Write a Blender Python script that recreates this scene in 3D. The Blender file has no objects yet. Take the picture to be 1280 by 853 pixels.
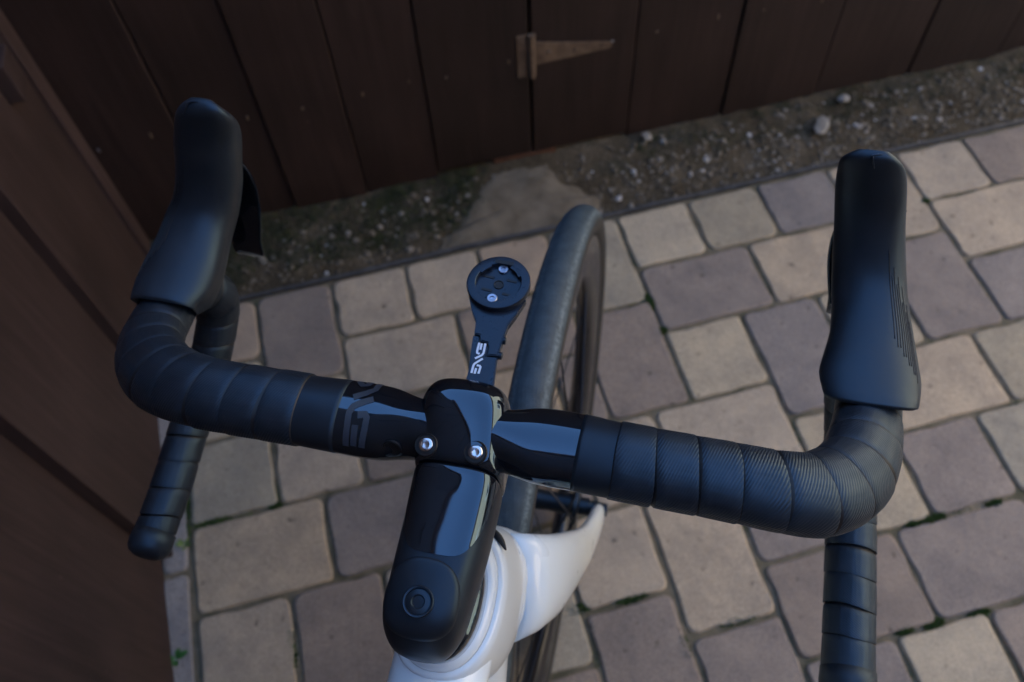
import bpy, bmesh, math, random
from mathutils import Vector, Matrix, noise

random.seed(7)
S = bpy.context.scene
COL = S.collection
PI = math.pi

# ------------------------------------------------------------------ camera
CAM_H = 1.29742
cam = bpy.data.cameras.new('camera')
cam.sensor_width = 36.0
cam.lens = 30.06
cam.clip_start = 0.02
cam.clip_end = 300
cam.dof.use_dof = True
cam.dof.focus_distance = 0.44
cam.dof.aperture_fstop = 9.0
co = bpy.data.objects.new('camera', cam)
COL.objects.link(co)
pitch, roll, yaw = math.radians(58.351), math.radians(4.367), math.radians(10.684)
fw = Vector((math.sin(yaw) * math.cos(pitch), math.cos(yaw) * math.cos(pitch), -math.sin(pitch)))
rt = Vector((math.cos(yaw), -math.sin(yaw), 0))
dn = fw.cross(rt)
r2 = rt * math.cos(roll) + dn * math.sin(roll)
d2 = -rt * math.sin(roll) + dn * math.cos(roll)
mw = Matrix.Identity(4)
for k in range(3):
    mw[k][0] = r2[k]; mw[k][1] = -d2[k]; mw[k][2] = -fw[k]
mw[2][3] = CAM_H
co.matrix_world = mw
S.camera = co
S.render.resolution_x, S.render.resolution_y = 1024, 682

# ------------------------------------------------------------------ light
SUN_EL, SUN_AZ = math.radians(30), math.radians(252)      # azimuth clockwise from +Y
w = bpy.data.worlds.new('World'); S.world = w; w.use_nodes = True
nt = w.node_tree
bg = nt.nodes['Background']
sky = nt.nodes.new('ShaderNodeTexSky'); sky.sky_type = 'NISHITA'; sky.sun_disc = False
sky.ozone_density = 3.0; sky.dust_density = .5; sky.sun_elevation = SUN_EL; sky.sun_rotation = SUN_AZ
nt.links.new(sky.outputs[0], bg.inputs[0]); bg.inputs[1].default_value = 0.15
sl = bpy.data.lights.new('sun', 'SUN'); sl.energy = 3.0; sl.angle = math.radians(.5); sl.color = (1, .93, .82)
so = bpy.data.objects.new('sun', sl); COL.objects.link(so)
sd = Vector((math.sin(SUN_AZ) * math.cos(SUN_EL), math.cos(SUN_AZ) * math.cos(SUN_EL), math.sin(SUN_EL)))
so.rotation_euler = sd.to_track_quat('Z', 'Y').to_euler()
so.location = sd * 20
vs = S.view_settings
vs.view_transform = 'Standard'; vs.look = 'None'; vs.gamma = 1; vs.use_curve_mapping = False
vs.exposure = 2.7

# ------------------------------------------------------------------ materials
def mat(name, col, rough=.5, metal=0., coat=0., spec=.5, coat_rough=.03):
    m = bpy.data.materials.new(name); m.use_nodes = True
    b = m.node_tree.nodes['Principled BSDF']
    b.inputs['Base Color'].default_value = (*col, 1)
    b.inputs['Roughness'].default_value = rough
    b.inputs['Metallic'].default_value = metal
    b.inputs['Coat Weight'].default_value = coat
    b.inputs['Coat Roughness'].default_value = coat_rough
    b.inputs['Specular IOR Level'].default_value = spec
    return m
def nd(m, t, **kw):
    n = m.node_tree.nodes.new(t)
    for k, v in kw.items():
        if k in n.inputs: n.inputs[k].default_value = v
        else: setattr(n, k, v)
    return n
def lk(m, a, b): m.node_tree.links.new(a, b)
def bsdf(m): return m.node_tree.nodes['Principled BSDF']
def ramp(m, src, stops):
    r = nd(m, 'ShaderNodeValToRGB'); e = r.color_ramp.elements
    e[0].position, e[0].color = stops[0][0], (*stops[0][1], 1)
    e[1].position, e[1].color = stops[-1][0], (*stops[-1][1], 1)
    for p, c in stops[1:-1]:
        x = e.new(p); x.color = (*c, 1)
    lk(m, src, r.inputs[0]); return r
def g3(v): return (v, v, v)
def noisy(m, scale, col_lo, col_hi, rough_lo=None, rough_hi=None, bump=0., bscale=None, detail=4, coords='Object', stretch=None, dist=.002):
    tc = nd(m, 'ShaderNodeTexCoord'); out = tc.outputs[coords]
    if stretch:
        mp = nd(m, 'ShaderNodeMapping'); mp.inputs['Scale'].default_value = stretch
        lk(m, out, mp.inputs[0]); out = mp.outputs[0]
    n = nd(m, 'ShaderNodeTexNoise', Scale=scale, Detail=detail, Roughness=.6); lk(m, out, n.inputs['Vector'])
    r = ramp(m, n.outputs['Fac'], [(.3, col_lo), (.7, col_hi)])
    lk(m, r.outputs[0], bsdf(m).inputs['Base Color'])
    if rough_lo is not None:
        q = ramp(m, n.outputs['Fac'], [(.3, g3(rough_lo)), (.7, g3(rough_hi))]); lk(m, q.outputs[0], bsdf(m).inputs['Roughness'])
    if bump:
        n2 = nd(m, 'ShaderNodeTexNoise', Scale=bscale or scale * 6, Detail=5, Roughness=.65); lk(m, out, n2.inputs['Vector'])
        b = nd(m, 'ShaderNodeBump', Strength=bump, Distance=dist); lk(m, n2.outputs['Fac'], b.inputs['Height'])
        lk(m, b.outputs[0], bsdf(m).inputs['Normal'])
    return r

def wood(name, c1, c2, knots=.02):
    m = mat(name, c1, .62, spec=.3)
    tc = nd(m, 'ShaderNodeTexCoord'); oi = nd(m, 'ShaderNodeObjectInfo')
    add = nd(m, 'ShaderNodeVectorMath', operation='ADD'); lk(m, tc.outputs['Object'], add.inputs[0])
    sc = nd(m, 'ShaderNodeVectorMath', operation='SCALE'); sc.inputs[0].default_value = (7, 3, 11); lk(m, oi.outputs['Random'], sc.inputs['Scale']); lk(m, sc.outputs[0], add.inputs[1])
    mp = nd(m, 'ShaderNodeMapping'); mp.inputs['Scale'].default_value = (1, 1, .07); lk(m, add.outputs[0], mp.inputs[0])
    n = nd(m, 'ShaderNodeTexNoise', Scale=70, Detail=6, Roughness=.65, Distortion=.6); lk(m, mp.outputs[0], n.inputs['Vector'])
    n2 = nd(m, 'ShaderNodeTexNoise', Scale=5, Detail=4); lk(m, add.outputs[0], n2.inputs['Vector'])
    r = ramp(m, n.outputs['Fac'], [(.3, tuple(x * .85 for x in c1)), (.72, tuple(x * 1.04 for x in c2))])
    r2 = ramp(m, n2.outputs['Fac'], [(.3, g3(.78)), (.7, g3(1.2))])
    mx = nd(m, 'ShaderNodeMix', data_type='RGBA', blend_type='MULTIPLY'); mx.inputs[0].default_value = 1
    lk(m, r.outputs[0], mx.inputs[6]); lk(m, r2.outputs[0], mx.inputs[7])
    # per board tone
    r3 = ramp(m, oi.outputs['Random'], [(0, g3(.8)), (1, g3(1.2))])
    mx2 = nd(m, 'ShaderNodeMix', data_type='RGBA', blend_type='MULTIPLY'); mx2.inputs[0].default_value = 1
    lk(m, mx.outputs[2], mx2.inputs[6]); lk(m, r3.outputs[0], mx2.inputs[7])
    # small pale scuffs
    v = nd(m, 'ShaderNodeTexNoise', Scale=38, Detail=2); lk(m, add.outputs[0], v.inputs['Vector'])
    rs = ramp(m, v.outputs['Fac'], [(.74, g3(0)), (.80, g3(.55))])
    mx3 = nd(m, 'ShaderNodeMix', data_type='RGBA'); lk(m, rs.outputs[0], mx3.inputs[0]); lk(m, mx2.outputs[2], mx3.inputs[6])
    mx3.inputs[7].default_value = (c2[0] * 2.2, c2[1] * 2.2, c2[2] * 2.2, 1)
    lk(m, mx3.outputs[2], bsdf(m).inputs['Base Color'])
    b = nd(m, 'ShaderNodeBump', Strength=.35, Distance=.0015); lk(m, n.outputs['Fac'], b.inputs['Height']); lk(m, b.outputs[0], bsdf(m).inputs['Normal'])
    return m

M = {}
M['gate_wood'] = wood('gate_wood', (.0205, .0112, .0090), (.0320, .0178, .0145))
M['wall_wood'] = wood('wall_wood', (.041, .0250, .0228), (.057, .036, .0325))
M['sill_wood'] = wood('sill_wood', (.09, .04, .025), (.13, .06, .035))
M['rubber'] = mat('hood_rubber', (.016, .017, .020), .46, spec=.5)
noisy(M['rubber'], 55, (.013, .014, .017), (.020, .021, .025), .40, .54, .25, 2600, dist=.0002)
M['gloss'] = mat('gloss_black', (.006, .006, .008), .05, coat=1., coat_rough=.012)
noisy(M['gloss'], 8, (.005, .005, .007), (.008, .008, .010), .03, .07)
M['matte'] = mat('matte_black', (.012, .013, .016), .42)
noisy(M['matte'], 60, (.011, .012, .015), (.016, .017, .020), .36, .46)
M['anod'] = mat('anodised_black', (.02, .021, .027), .33, metal=.0, spec=.7)
noisy(M['anod'], 300, (.010, .011, .016), (.018, .019, .026), .26, .38)
M['plastic'] = mat('black_plastic', (.010, .011, .014), .38)
noisy(M['plastic'], 150, (.008, .009, .012), (.014, .015, .018), .34, .46)
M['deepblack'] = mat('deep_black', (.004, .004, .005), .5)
M['steel'] = mat('steel', (.62, .62, .64), .22, metal=1.)
M['steel_dull'] = mat('steel_dull', (.36, .40, .50), .38, metal=1.)
M['print_white'] = mat('print_white', (.62, .66, .74), .5)
M['print_grey'] = mat('print_grey', (.026, .031, .042), .45)
M['white_paint'] = mat('white_paint', (.78, .80, .82), .28, coat=.6, coat_rough=.08)
noisy(M['white_paint'], 6, (.78, .85, .87), (.82, .89, .91), .25, .31)
M['rim'] = mat('carbon_rim', (.012, .012, .014), .3, coat=.3, coat_rough=.2)
noisy(M['rim'], 120, (.010, .010, .012), (.017, .017, .019), .26, .38)
M['spoke'] = mat('spoke', (.02, .02, .022), .3, metal=.6)
# blue specular tint put on the blacks to imitate blue sky reflection
for k_, sp in (('gloss', 1.0), ('matte', .45), ('rubber', .6), ('anod', .5), ('plastic', .6), ('tape', .65)):
    if k_ in M:
        bsdf(M[k_]).inputs['Specular Tint'].default_value = (.42, .72, 1, 1); bsdf(M[k_]).inputs['Specular IOR Level'].default_value = sp
bsdf(M['gloss']).inputs['Coat Weight'].default_value = .25
M['rust'] = mat('rusty_hinge', (.25, .16, .10), .7, metal=.2)
noisy(M['rust'], 60, (.065, .038, .024), (.17, .115, .075), .6, .85, .5, 400)
M['stone'] = mat('stone', (.3, .29, .28), .85); noisy(M['stone'], 40, (.17, .155, .135), (.30, .28, .255), bump=.4, bscale=150)
M['edging'] = mat('edging', (.035, .037, .05), .55); noisy(M['edging'], 40, (.035, .034, .036), (.085, .08, .078), bump=.3, bscale=200)
M['render'] = mat('render_wall', (.55, .44, .30), .9); noisy(M['render'], 3, (.50, .40, .27), (.58, .47, .33), bump=.3, bscale=60, dist=.01)
M['roof'] = mat('roof_tile', (.16, .07, .05), .8); noisy(M['roof'], 6, (.12, .055, .04), (.2, .09, .06))
M['glass'] = mat('window_glass', (.02, .025, .03), .05)
M['wframe'] = mat('window_frame', (.75, .75, .73), .4)

# bar tape: fine diagonal ribs
def tape_mat():
    m = mat('bar_tape', (.013, .014, .018), .38, spec=.55)
    uv = nd(m, 'ShaderNodeUVMap')
    mp = nd(m, 'ShaderNodeMapping'); mp.inputs['Rotation'].default_value = (0, 0, math.radians(62)); lk(m, uv.outputs[0], mp.inputs[0])
    wv = nd(m, 'ShaderNodeTexWave', Scale=235.0, Distortion=.6, Detail=1); lk(m, mp.outputs[0], wv.inputs['Vector'])
    n = nd(m, 'ShaderNodeTexNoise', Scale=90, Detail=4); lk(m, uv.outputs[0], n.inputs['Vector'])
    ns = nd(m, 'ShaderNodeMapping'); ns.inputs['Scale'].default_value = (1, .12, 1); lk(m, uv.outputs[0], ns.inputs[0])
    n3 = nd(m, 'ShaderNodeTexNoise', Scale=260, Detail=3); lk(m, ns.outputs[0], n3.inputs['Vector'])
    r = ramp(m, n.outputs['Fac'], [(.35, (.011, .012, .015)), (.7, (.019, .020, .025))]); lk(m, r.outputs[0], bsdf(m).inputs['Base Color'])
    q = ramp(m, n3.outputs['Fac'], [(.3, g3(.34)), (.7, g3(.52))]); qw = ramp(m, wv.outputs['Fac'], [(.2, g3(1.35)), (.7, g3(.85))])
    mq = nd(m, 'ShaderNodeMix', data_type='RGBA', blend_type='MULTIPLY'); mq.inputs[0].default_value = 1; lk(m, q.outputs[0], mq.inputs[6]); lk(m, qw.outputs[0], mq.inputs[7]); lk(m, mq.outputs[2], bsdf(m).inputs['Roughness'])
    b = nd(m, 'ShaderNodeBump', Strength=.34, Distance=.0004); lk(m, wv.outputs['Fac'], b.inputs['Height'])
    b2 = nd(m, 'ShaderNodeBump', Strength=.35, Distance=.0008); lk(m, n3.outputs['Fac'], b2.inputs['Height']); lk(m, b.outputs[0], b2.inputs['Normal'])
    lk(m, b2.outputs[0], bsdf(m).inputs['Normal'])
    return m
M['tape'] = tape_mat(); bsdf(M['tape']).inputs['Specular Tint'].default_value = (.42, .72, 1, 1); bsdf(M['tape']).inputs['Specular IOR Level'].default_value = .7  # same blue tint on the tape, imitating sky reflection

def tyre_mat():
    m = mat('tyre_rubber', (.02, .024, .03), .62)
    uv = nd(m, 'ShaderNodeUVMap'); sx = nd(m, 'ShaderNodeSeparateXYZ'); lk(m, uv.outputs[0], sx.inputs[0])
    tc = nd(m, 'ShaderNodeTexCoord')
    n = nd(m, 'ShaderNodeTexNoise', Scale=240, Detail=4, Roughness=.75); lk(m, tc.outputs['Object'], n.inputs['Vector'])
    n2 = nd(m, 'ShaderNodeTexNoise', Scale=90, Detail=4); lk(m, tc.outputs['Object'], n2.inputs['Vector'])
    # dusty specks plus painted highlight on shoulder: v (across the tread) in 0..1, centre .5
    sh = nd(m, 'ShaderNodeMath', operation='ABSOLUTE'); sb = nd(m, 'ShaderNodeMath', operation='SUBTRACT'); sb.inputs[1].default_value = .5
    lk(m, sx.outputs['Y'], sb.inputs[0]); lk(m, sb.outputs[0], sh.inputs[0])
    rs = ramp(m, sh.outputs[0], [(.115, g3(0)), (.168, g3(1)), (.215, g3(0))])
    mu = nd(m, 'ShaderNodeMath', operation='MULTIPLY'); lk(m, rs.outputs[0], mu.inputs[0]); rn_ = ramp(m, n.outputs['Fac'], [(.42, g3(.12)), (.62, g3(1))]); lk(m, rn_.outputs[0], mu.inputs[1])
    r = ramp(m, n2.outputs['Fac'], [(.3, (.026, .043, .056)), (.7, (.050, .076, .095))])
    mx = nd(m, 'ShaderNodeMix', data_type='RGBA'); lk(m, mu.outputs[0], mx.inputs[0]); lk(m, r.outputs[0], mx.inputs[6]); mx.inputs[7].default_value = (.17, .22, .24, 1)
    rw = ramp(m, sh.outputs[0], [(.235, g3(0)), (.25, g3(1))])
    mx2 = nd(m, 'ShaderNodeMix', data_type='RGBA'); lk(m, rw.outputs[0], mx2.inputs[0]); lk(m, mx.outputs[2], mx2.inputs[6]); mx2.inputs[7].default_value = (.024, .024, .025, 1)
    lk(m, mx2.outputs[2], bsdf(m).inputs['Base Color'])
    b = nd(m, 'ShaderNodeBump', Strength=.8, Distance=.0009); lk(m, n.outputs['Fac'], b.inputs['Height'])
    ck = nd(m, 'ShaderNodeTexChecker', Scale=1.0); ms = nd(m, 'ShaderNodeMapping'); ms.inputs['Scale'].default_value = (10, 44, 1); ms.inputs['Rotation'].default_value = (0, 0, .5); lk(m, uv.outputs[0], ms.inputs[0]); lk(m, ms.outputs[0], ck.inputs['Vector'])
    b2 = nd(m, 'ShaderNodeBump', Strength=.7, Distance=.0007); lk(m, ck.outputs['Fac'], b2.inputs['Height']); lk(m, b.outputs[0], b2.inputs['Normal'])
    lk(m, b2.outputs[0], bsdf(m).inputs['Normal'])
    return m
M['tyre'] = tyre_mat()

def paver_mat():
    m = mat('paver', (.3, .27, .24), .9, spec=.25)
    oi = nd(m, 'ShaderNodeObjectInfo'); tc = nd(m, 'ShaderNodeTexCoord'); geo = nd(m, 'ShaderNodeNewGeometry')
    n = nd(m, 'ShaderNodeTexNoise', Scale=14, Detail=5, Roughness=.6); lk(m, geo.outputs['Position'], n.inputs['Vector'])
    n2 = nd(m, 'ShaderNodeTexNoise', Scale=420, Detail=3, Roughness=.7); lk(m, geo.outputs['Position'], n2.inputs['Vector'])
    n3 = nd(m, 'ShaderNodeTexNoise', Scale=60, Detail=3); lk(m, geo.outputs['Position'], n3.inputs['Vector'])
    r = ramp(m, n.outputs['Fac'], [(.3, (.80, .80, .82)), (.7, (1.16, 1.13, 1.08))])
    r2 = ramp(m, n2.outputs['Fac'], [(.3, g3(.70)), (.7, g3(1.3))])
    r3 = ramp(m, n3.outputs['Fac'], [(.25, g3(.45)), (.34, g3(1))])
    cur = oi.outputs['Color']
    for q in (r, r2, r3):
        mx = nd(m, 'ShaderNodeMix', data_type='RGBA', blend_type='MULTIPLY'); mx.inputs[0].default_value = 1
        lk(m, cur, mx.inputs[6]); lk(m, q.outputs[0], mx.inputs[7]); cur = mx.outputs[2]
    lk(m, cur, bsdf(m).inputs['Base Color'])
    b = nd(m, 'ShaderNodeBump', Strength=.55, Distance=.0012); lk(m, n2.outputs['Fac'], b.inputs['Height'])
    b2 = nd(m, 'ShaderNodeBump', Strength=.4, Distance=.004); lk(m, n3.outputs['Fac'], b2.inputs['Height']); lk(m, b.outputs[0], b2.inputs['Normal'])
    lk(m, b2.outputs[0], bsdf(m).inputs['Normal'])
    return m
M['paver'] = paver_mat()
M['joint'] = mat('joint_soil', (.08, .065, .045), .95); noisy(M['joint'], 22, (.085, .078, .042), (.27, .215, .145), bump=.8, bscale=300, dist=.004, detail=7)
M['moss'] = mat('moss', (.05, .09, .02), .9); noisy(M['moss'], 60, (.035, .075, .012), (.10, .15, .03))
M['dark_moss'] = mat('dark_moss', (.03, .04, .018), .95); noisy(M['dark_moss'], 40, (.028, .034, .010), (.065, .070, .022))
M['leafy'] = mat('weed_leaf', (.20, .26, .06), .7); noisy(M['leafy'], 30, (.13, .19, .04), (.27, .32, .09))
M['green_leaf'] = mat('green_leaf', (.05, .16, .03), .6); noisy(M['green_leaf'], 30, (.03, .12, .02), (.07, .2, .04))
def soil_mat():
    m = mat('soil', (.1, .09, .07), .95, spec=.2)
    geo = nd(m, 'ShaderNodeNewGeometry')
    n = nd(m, 'ShaderNodeTexNoise', Scale=9, Detail=6, Roughness=.65); lk(m, geo.outputs['Position'], n.inputs['Vector'])
    n2 = nd(m, 'ShaderNodeTexNoise', Scale=160, Detail=4, Roughness=.7); lk(m, geo.outputs['Position'], n2.inputs['Vector'])
    r = ramp(m, n.outputs['Fac'], [(.3, (.050, .036, .021)), (.5, (.092, .070, .044)), (.7, (.155, .120, .080))])
    r2 = ramp(m, n2.outputs['Fac'], [(.3, g3(.5)), (.7, g3(1.35))])
    mx = nd(m, 'ShaderNodeMix', data_type='RGBA', blend_type='MULTIPLY'); mx.inputs[0].default_value = 1
    lk(m, r.outputs[0], mx.inputs[6]); lk(m, r2.outputs[0], mx.inputs[7]); lk(m, mx.outputs[2], bsdf(m).inputs['Base Color'])
    b = nd(m, 'ShaderNodeBump', Strength=.9, Distance=.006); lk(m, n2.outputs['Fac'], b.inputs['Height']); lk(m, b.outputs[0], bsdf(m).inputs['Normal'])
    return m
M['soil'] = soil_mat()
M['concrete'] = mat('concrete', (.27, .245, .205), .92); noisy(M['concrete'], 25, (.12, .094, .062), (.225, .18, .128), bump=.9, bscale=260, dist=.003)
def pebble_mat():
    m = mat('pebble', (.3, .28, .25), .8)
    at = nd(m, 'ShaderNodeAttribute'); at.attribute_name = 'tone'
    r = ramp(m, at.outputs['Fac'], [(0, (.07, .054, .035)), (.45, (.125, .10, .070)), (.85, (.20, .165, .125)), (.96, (.30, .27, .24)), (1, (.46, .45, .44))])
    lk(m, r.outputs[0], bsdf(m).inputs['Base Color'])
    return m
M['pebble'] = pebble_mat()
M['ground'] = mat('ground', (.14, .12, .1), .95); noisy(M['ground'], 3, (.10, .09, .07), (.19, .17, .14), bump=.5, bscale=40, dist=.01)

# ------------------------------------------------------------------ mesh helpers
def obj(name, verts, faces, m=None, parent=None, smooth=True, uvs=None):
    me = bpy.data.meshes.new(name); me.from_pydata([tuple(v) for v in verts], [], faces); me.update()
    if uvs:
        ul = me.uv_layers.new(name='UVMap')
        for lp in me.loops: ul.data[lp.index].uv = uvs[lp.vertex_index]
    if smooth: me.polygons.foreach_set('use_smooth', [True] * len(me.polygons))
    if m: me.materials.append(m if not isinstance(m, str) else M[m])
    o = bpy.data.objects.new(name, me); COL.objects.link(o)
    if parent: o.parent = parent
    return o
def bmobj(name, bm, m=None, parent=None, smooth=False):
    me = bpy.data.meshes.new(name); bm.normal_update(); bm.to_mesh(me); bm.free()
    if smooth: me.polygons.foreach_set('use_smooth', [True] * len(me.polygons))
    if m: me.materials.append(M[m])
    o = bpy.data.objects.new(name, me); COL.objects.link(o)
    if parent: o.parent = parent
    return o
def add_mod(o, kind, **kw):
    md = o.modifiers.new(kind.lower(), kind)
    for k, v in kw.items(): setattr(md, k, v)
    return md
def autosmooth(o, ang=35):
    me = o.data
    bm = bmesh.new(); bm.from_mesh(me)
    a = math.radians(ang)
    for e in bm.edges:
        if len(e.link_faces) == 2: e.smooth = e.calc_face_angle(0) < a
    bm.to_mesh(me); bm.free()
def tag(o, label=None, cat=None, group=None, kind=None):
    if label: o['label'] = label
    if cat: o['category'] = cat
    if group: o['group'] = group
    if kind: o['kind'] = kind
    return o
def empty(name, loc=(0, 0, 0)):
    o = bpy.data.objects.new(name, None); COL.objects.link(o); o.location = loc; return o
def box_bm(x0, x1, y0, y1, z0, z1, bevel=0., seg=2):
    bm = bmesh.new(); bmesh.ops.create_cube(bm, size=1)
    for v in bm.verts:
        v.co = Vector(((x0 + x1) / 2 + v.co.x * (x1 - x0), (y0 + y1) / 2 + v.co.y * (y1 - y0), (z0 + z1) / 2 + v.co.z * (z1 - z0)))
    if bevel: bmesh.ops.bevel(bm, geom=bm.edges[:], offset=bevel, segments=seg, affect='EDGES', profile=.6)
    return bm
def box(name, x0, x1, y0, y1, z0, z1, m, parent=None, bevel=0., seg=2):
    return bmobj(name, box_bm(x0, x1, y0, y1, z0, z1, bevel, seg), m, parent)
def rings(rs, closed_ends=True):
    """rings: list of equal-length vertex rings -> verts, faces"""
    n = len(rs[0]); V = [p for r in rs for p in r]; F = []
    for i in range(len(rs) - 1):
        for j in range(n):
            k = (j + 1) % n
            F.append((i * n + j, i * n + k, (i + 1) * n + k, (i + 1) * n + j))
    if closed_ends:
        F.append(tuple(range(n - 1, -1, -1))); F.append(tuple((len(rs) - 1) * n + j for j in range(n)))
    return V, F
def catmull(P, per=8):
    P = [Vector(p) for p in P]; out = []
    n = len(P)
    for i in range(n - 1):
        p0 = P[i - 1] if i else P[0] * 2 - P[1]
        p1, p2 = P[i], P[i + 1]
        p3 = P[i + 2] if i + 2 < n else P[-1] * 2 - P[-2]
        for k in range(per):
            t = k / per
            out.append(.5 * ((2 * p1) + (p2 - p0) * t + (2 * p0 - 5 * p1 + 4 * p2 - p3) * t * t + (3 * p1 - p0 - 3 * p2 + p3) * t ** 3))
    out.append(P[-1]); return out
class Path:
    def __init__(s, pts, per=10, up=(0, 0, 1)):
        s.p = catmull(pts, per); s.s = [0.]
        for a, b in zip(s.p, s.p[1:]): s.s.append(s.s[-1] + (b - a).length)
        s.len = s.s[-1]; s.fr = []
        N = Vector(up)
        for i, p in enumerate(s.p):
            T = (s.p[min(i + 1, len(s.p) - 1)] - s.p[max(i - 1, 0)]).normalized()
            N = (N - T * N.dot(T)).normalized(); s.fr.append((T, N, T.cross(N)))
    def at(s, d):
        d = min(max(d, 0), s.len); i = 0
        lo, hi = 0, len(s.s) - 2
        while lo < hi:
            mid = (lo + hi + 1) // 2
            if s.s[mid] <= d: lo = mid
            else: hi = mid - 1
        i = lo; t = (d - s.s[i]) / max(1e-9, s.s[i + 1] - s.s[i])
        T = s.fr[i][0].lerp(s.fr[i + 1][0], t).normalized(); N = s.fr[i][1].lerp(s.fr[i + 1][1], t); N = (N - T * N.dot(T)).normalized()
        return s.p[i].lerp(s.p[i + 1], t), T, N, T.cross(N)
def lerp_tab(tab, x):
    if x <= tab[0][0]: return tab[0][1:]
    for i in range(len(tab) - 1):
        p, q_ = tab[i], tab[i + 1]
        if x <= q_[0]:
            h = q_[0] - p[0]; t = (x - p[0]) / h; o = tab[max(i - 1, 0)]; r = tab[min(i + 2, len(tab) - 1)]; out = []
            for k in range(1, len(p)):
                m0 = (q_[k] - o[k]) / (q_[0] - o[0]) * h; m1 = (r[k] - p[k]) / (r[0] - p[0]) * h
                out.append((2 * t ** 3 - 3 * t * t + 1) * p[k] + (t ** 3 - 2 * t * t + t) * m0 + (-2 * t ** 3 + 3 * t * t) * q_[k] + (t ** 3 - t * t) * m1)
            return tuple(out)
    return tab[-1][1:]
def tube(name, pts, rad, m, parent=None, n=12, per=6, up=(0, 0, 1)):
    P = Path(pts, per, up); R = []
    for i, s_ in enumerate(P.s):
        t = s_ / P.len
        if callable(rad): r = rad(t)
        else: r = rad
        ra, rb = r if isinstance(r, tuple) else (r, r)
        T, N, B = P.fr[i]
        R.append([P.p[i] + N * (ra * math.sin(a)) + B * (rb * math.cos(a)) for a in [2 * PI * k / n for k in range(n)]])
    V, F = rings(R); return obj(name, V, F, m, parent)
def sring(cx, cy, cz, U, Wv, a, b, n, e=2.):
    out = []
    for k in range(n):
        t = 2 * PI * k / n; c, s_ = math.cos(t), math.sin(t)
        c = math.copysign(abs(c) ** (2 / e), c); s_ = math.copysign(abs(s_) ** (2 / e), s_)
        out.append(Vector((cx, cy, cz)) + Vector(U) * (a * c) + Vector(Wv) * (b * s_))
    return out
def cyl(name, p0, p1, r0, r1, m, parent=None, n=20, bevel=.0003):
    p0, p1 = Vector(p0), Vector(p1); T = (p1 - p0).normalized(); N = T.orthogonal().normalized(); B = T.cross(N)
    def rg(p, r): return [p + N * (r * math.cos(2 * PI * k / n)) + B * (r * math.sin(2 * PI * k / n)) for k in range(n)]
    R = [rg(p0, r0), rg(p1 - T * bevel, r1), rg(p1, r1 - bevel)]
    V, F = rings(R); o = obj(name, V, F, m, parent); autosmooth(o, 40); return o
def lathe(name, prof, org, ax, m, parent=None, n=32):
    """prof: list of (radius, height along axis)"""
    ax = Vector(ax).normalized(); N = ax.orthogonal().normalized(); B = ax.cross(N); org = Vector(org); R = []
    for r, h in prof: R.append([org + ax * h + N * (r * math.cos(2 * PI * k / n)) + B * (r * math.sin(2 * PI * k / n)) for k in range(n)])
    V, F = rings(R); o = obj(name, V, F, m, parent); autosmooth(o, 35); return o

# ================================================================== SETTING
XE = [-.434, -.290, -.148, -.007, .132, .271, .413, .557, .701, .849, 1.0, 1.146]
while len(XE) < 24: XE.append(XE[-1] + .1445)
YE = [1.007, .876, .732, .587, .442, .296, .150, .005]
while len(YE) < 22: YE.append(YE[-1] - .1455)
def gx(i): return XE[i // 2] if i % 2 == 0 else (XE[i // 2] + XE[i // 2 + 1]) / 2
def gy(j): return YE[j // 2] if j % 2 == 0 else (YE[j // 2] + YE[j // 2 + 1]) / 2
NI, NJ = 40, 40

gnd = obj('ground', [(-60, -60, -.06), (60, -60, -.06), (60, 60, -.06), (-60, 60, -.06)], [(0, 1, 2, 3)], 'ground'); tag(gnd, kind='structure')
# bedding of the paved yard: a gridded sheet a few mm below the paver tops
bm = bmesh.new(); bmesh.ops.create_grid(bm, x_segments=120, y_segments=120, size=.5)
for v in bm.verts:
    v.co.x = -.50 + (v.co.x + .5) * (gx(NI) + .55); v.co.y = gy(NJ) + (v.co.y + .5) * (1.012 - gy(NJ))
    v.co.z = -.0056 + .0016 * noise.noise(v.co * 14) + .0008 * noise.noise(v.co * 60)
yard = bmobj('paved_yard', bm, 'joint', smooth=True); tag(yard, kind='structure')

B_, P_, L_, G_, K_ = 'B', 'P', 'L', 'G', 'K'
TONE = {'B': (.46, .365, .262), 'P': (.288, .236, .198), 'L': (.485, .40, .288), 'G': (.385, .328, .243), 'K': (.41, .318, .238)}
LAY = [(0,2,0,2,K_),(2,4,0,3,P_),(4,6,0,2,B_),(6,8,0,2,B_),(8,10,0,2,K_),(10,12,0,3,G_),(12,14,0,2,L_),(14,16,0,2,G_),(16,18,0,2,P_),(18,20,0,3,B_),(20,22,0,2,B_),(22,24,0,2,P_),
 (0,2,2,4,G_),(4,7,2,4,B_),(7,10,2,4,P_),(10,12,3,6,P_),(12,15,2,4,P_),(15,18,2,4,B_),(18,20,3,6,P_),(20,23,2,4,B_),(20,22,4,6,P_),(22,24,4,6,P_),
 (0,2,4,6,G_),(2,4,4,6,B_),(4,7,4,6,P_),(12,14,4,6,L_),(14,16,4,7,P_),(16,18,4,6,L_),
 (0,3,6,8,B_),(3,6,6,8,P_),(11,14,6,8,B_),(9,11,6,8,B_),(14,16,7,10,L_),(16,19,6,8,B_),(19,21,6,8,G_),(21,23,6,8,G_),
 (0,2,8,11,B_),(2,4,8,11,P_),(4,6,8,10,B_),(10,12,8,11,B_),(12,14,8,10,P_),(16,18,8,10,P_),(18,20,8,10,G_),(8,10,8,10,B_),
 (12,15,10,12,P_),(15,18,10,12,P_),(18,20,10,12,P_),(8,10,10,13,P_),(10,12,11,13,P_),(12,14,12,14,P_),(14,16,12,14,L_),(16,18,12,14,P_)]
occ = set()
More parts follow.
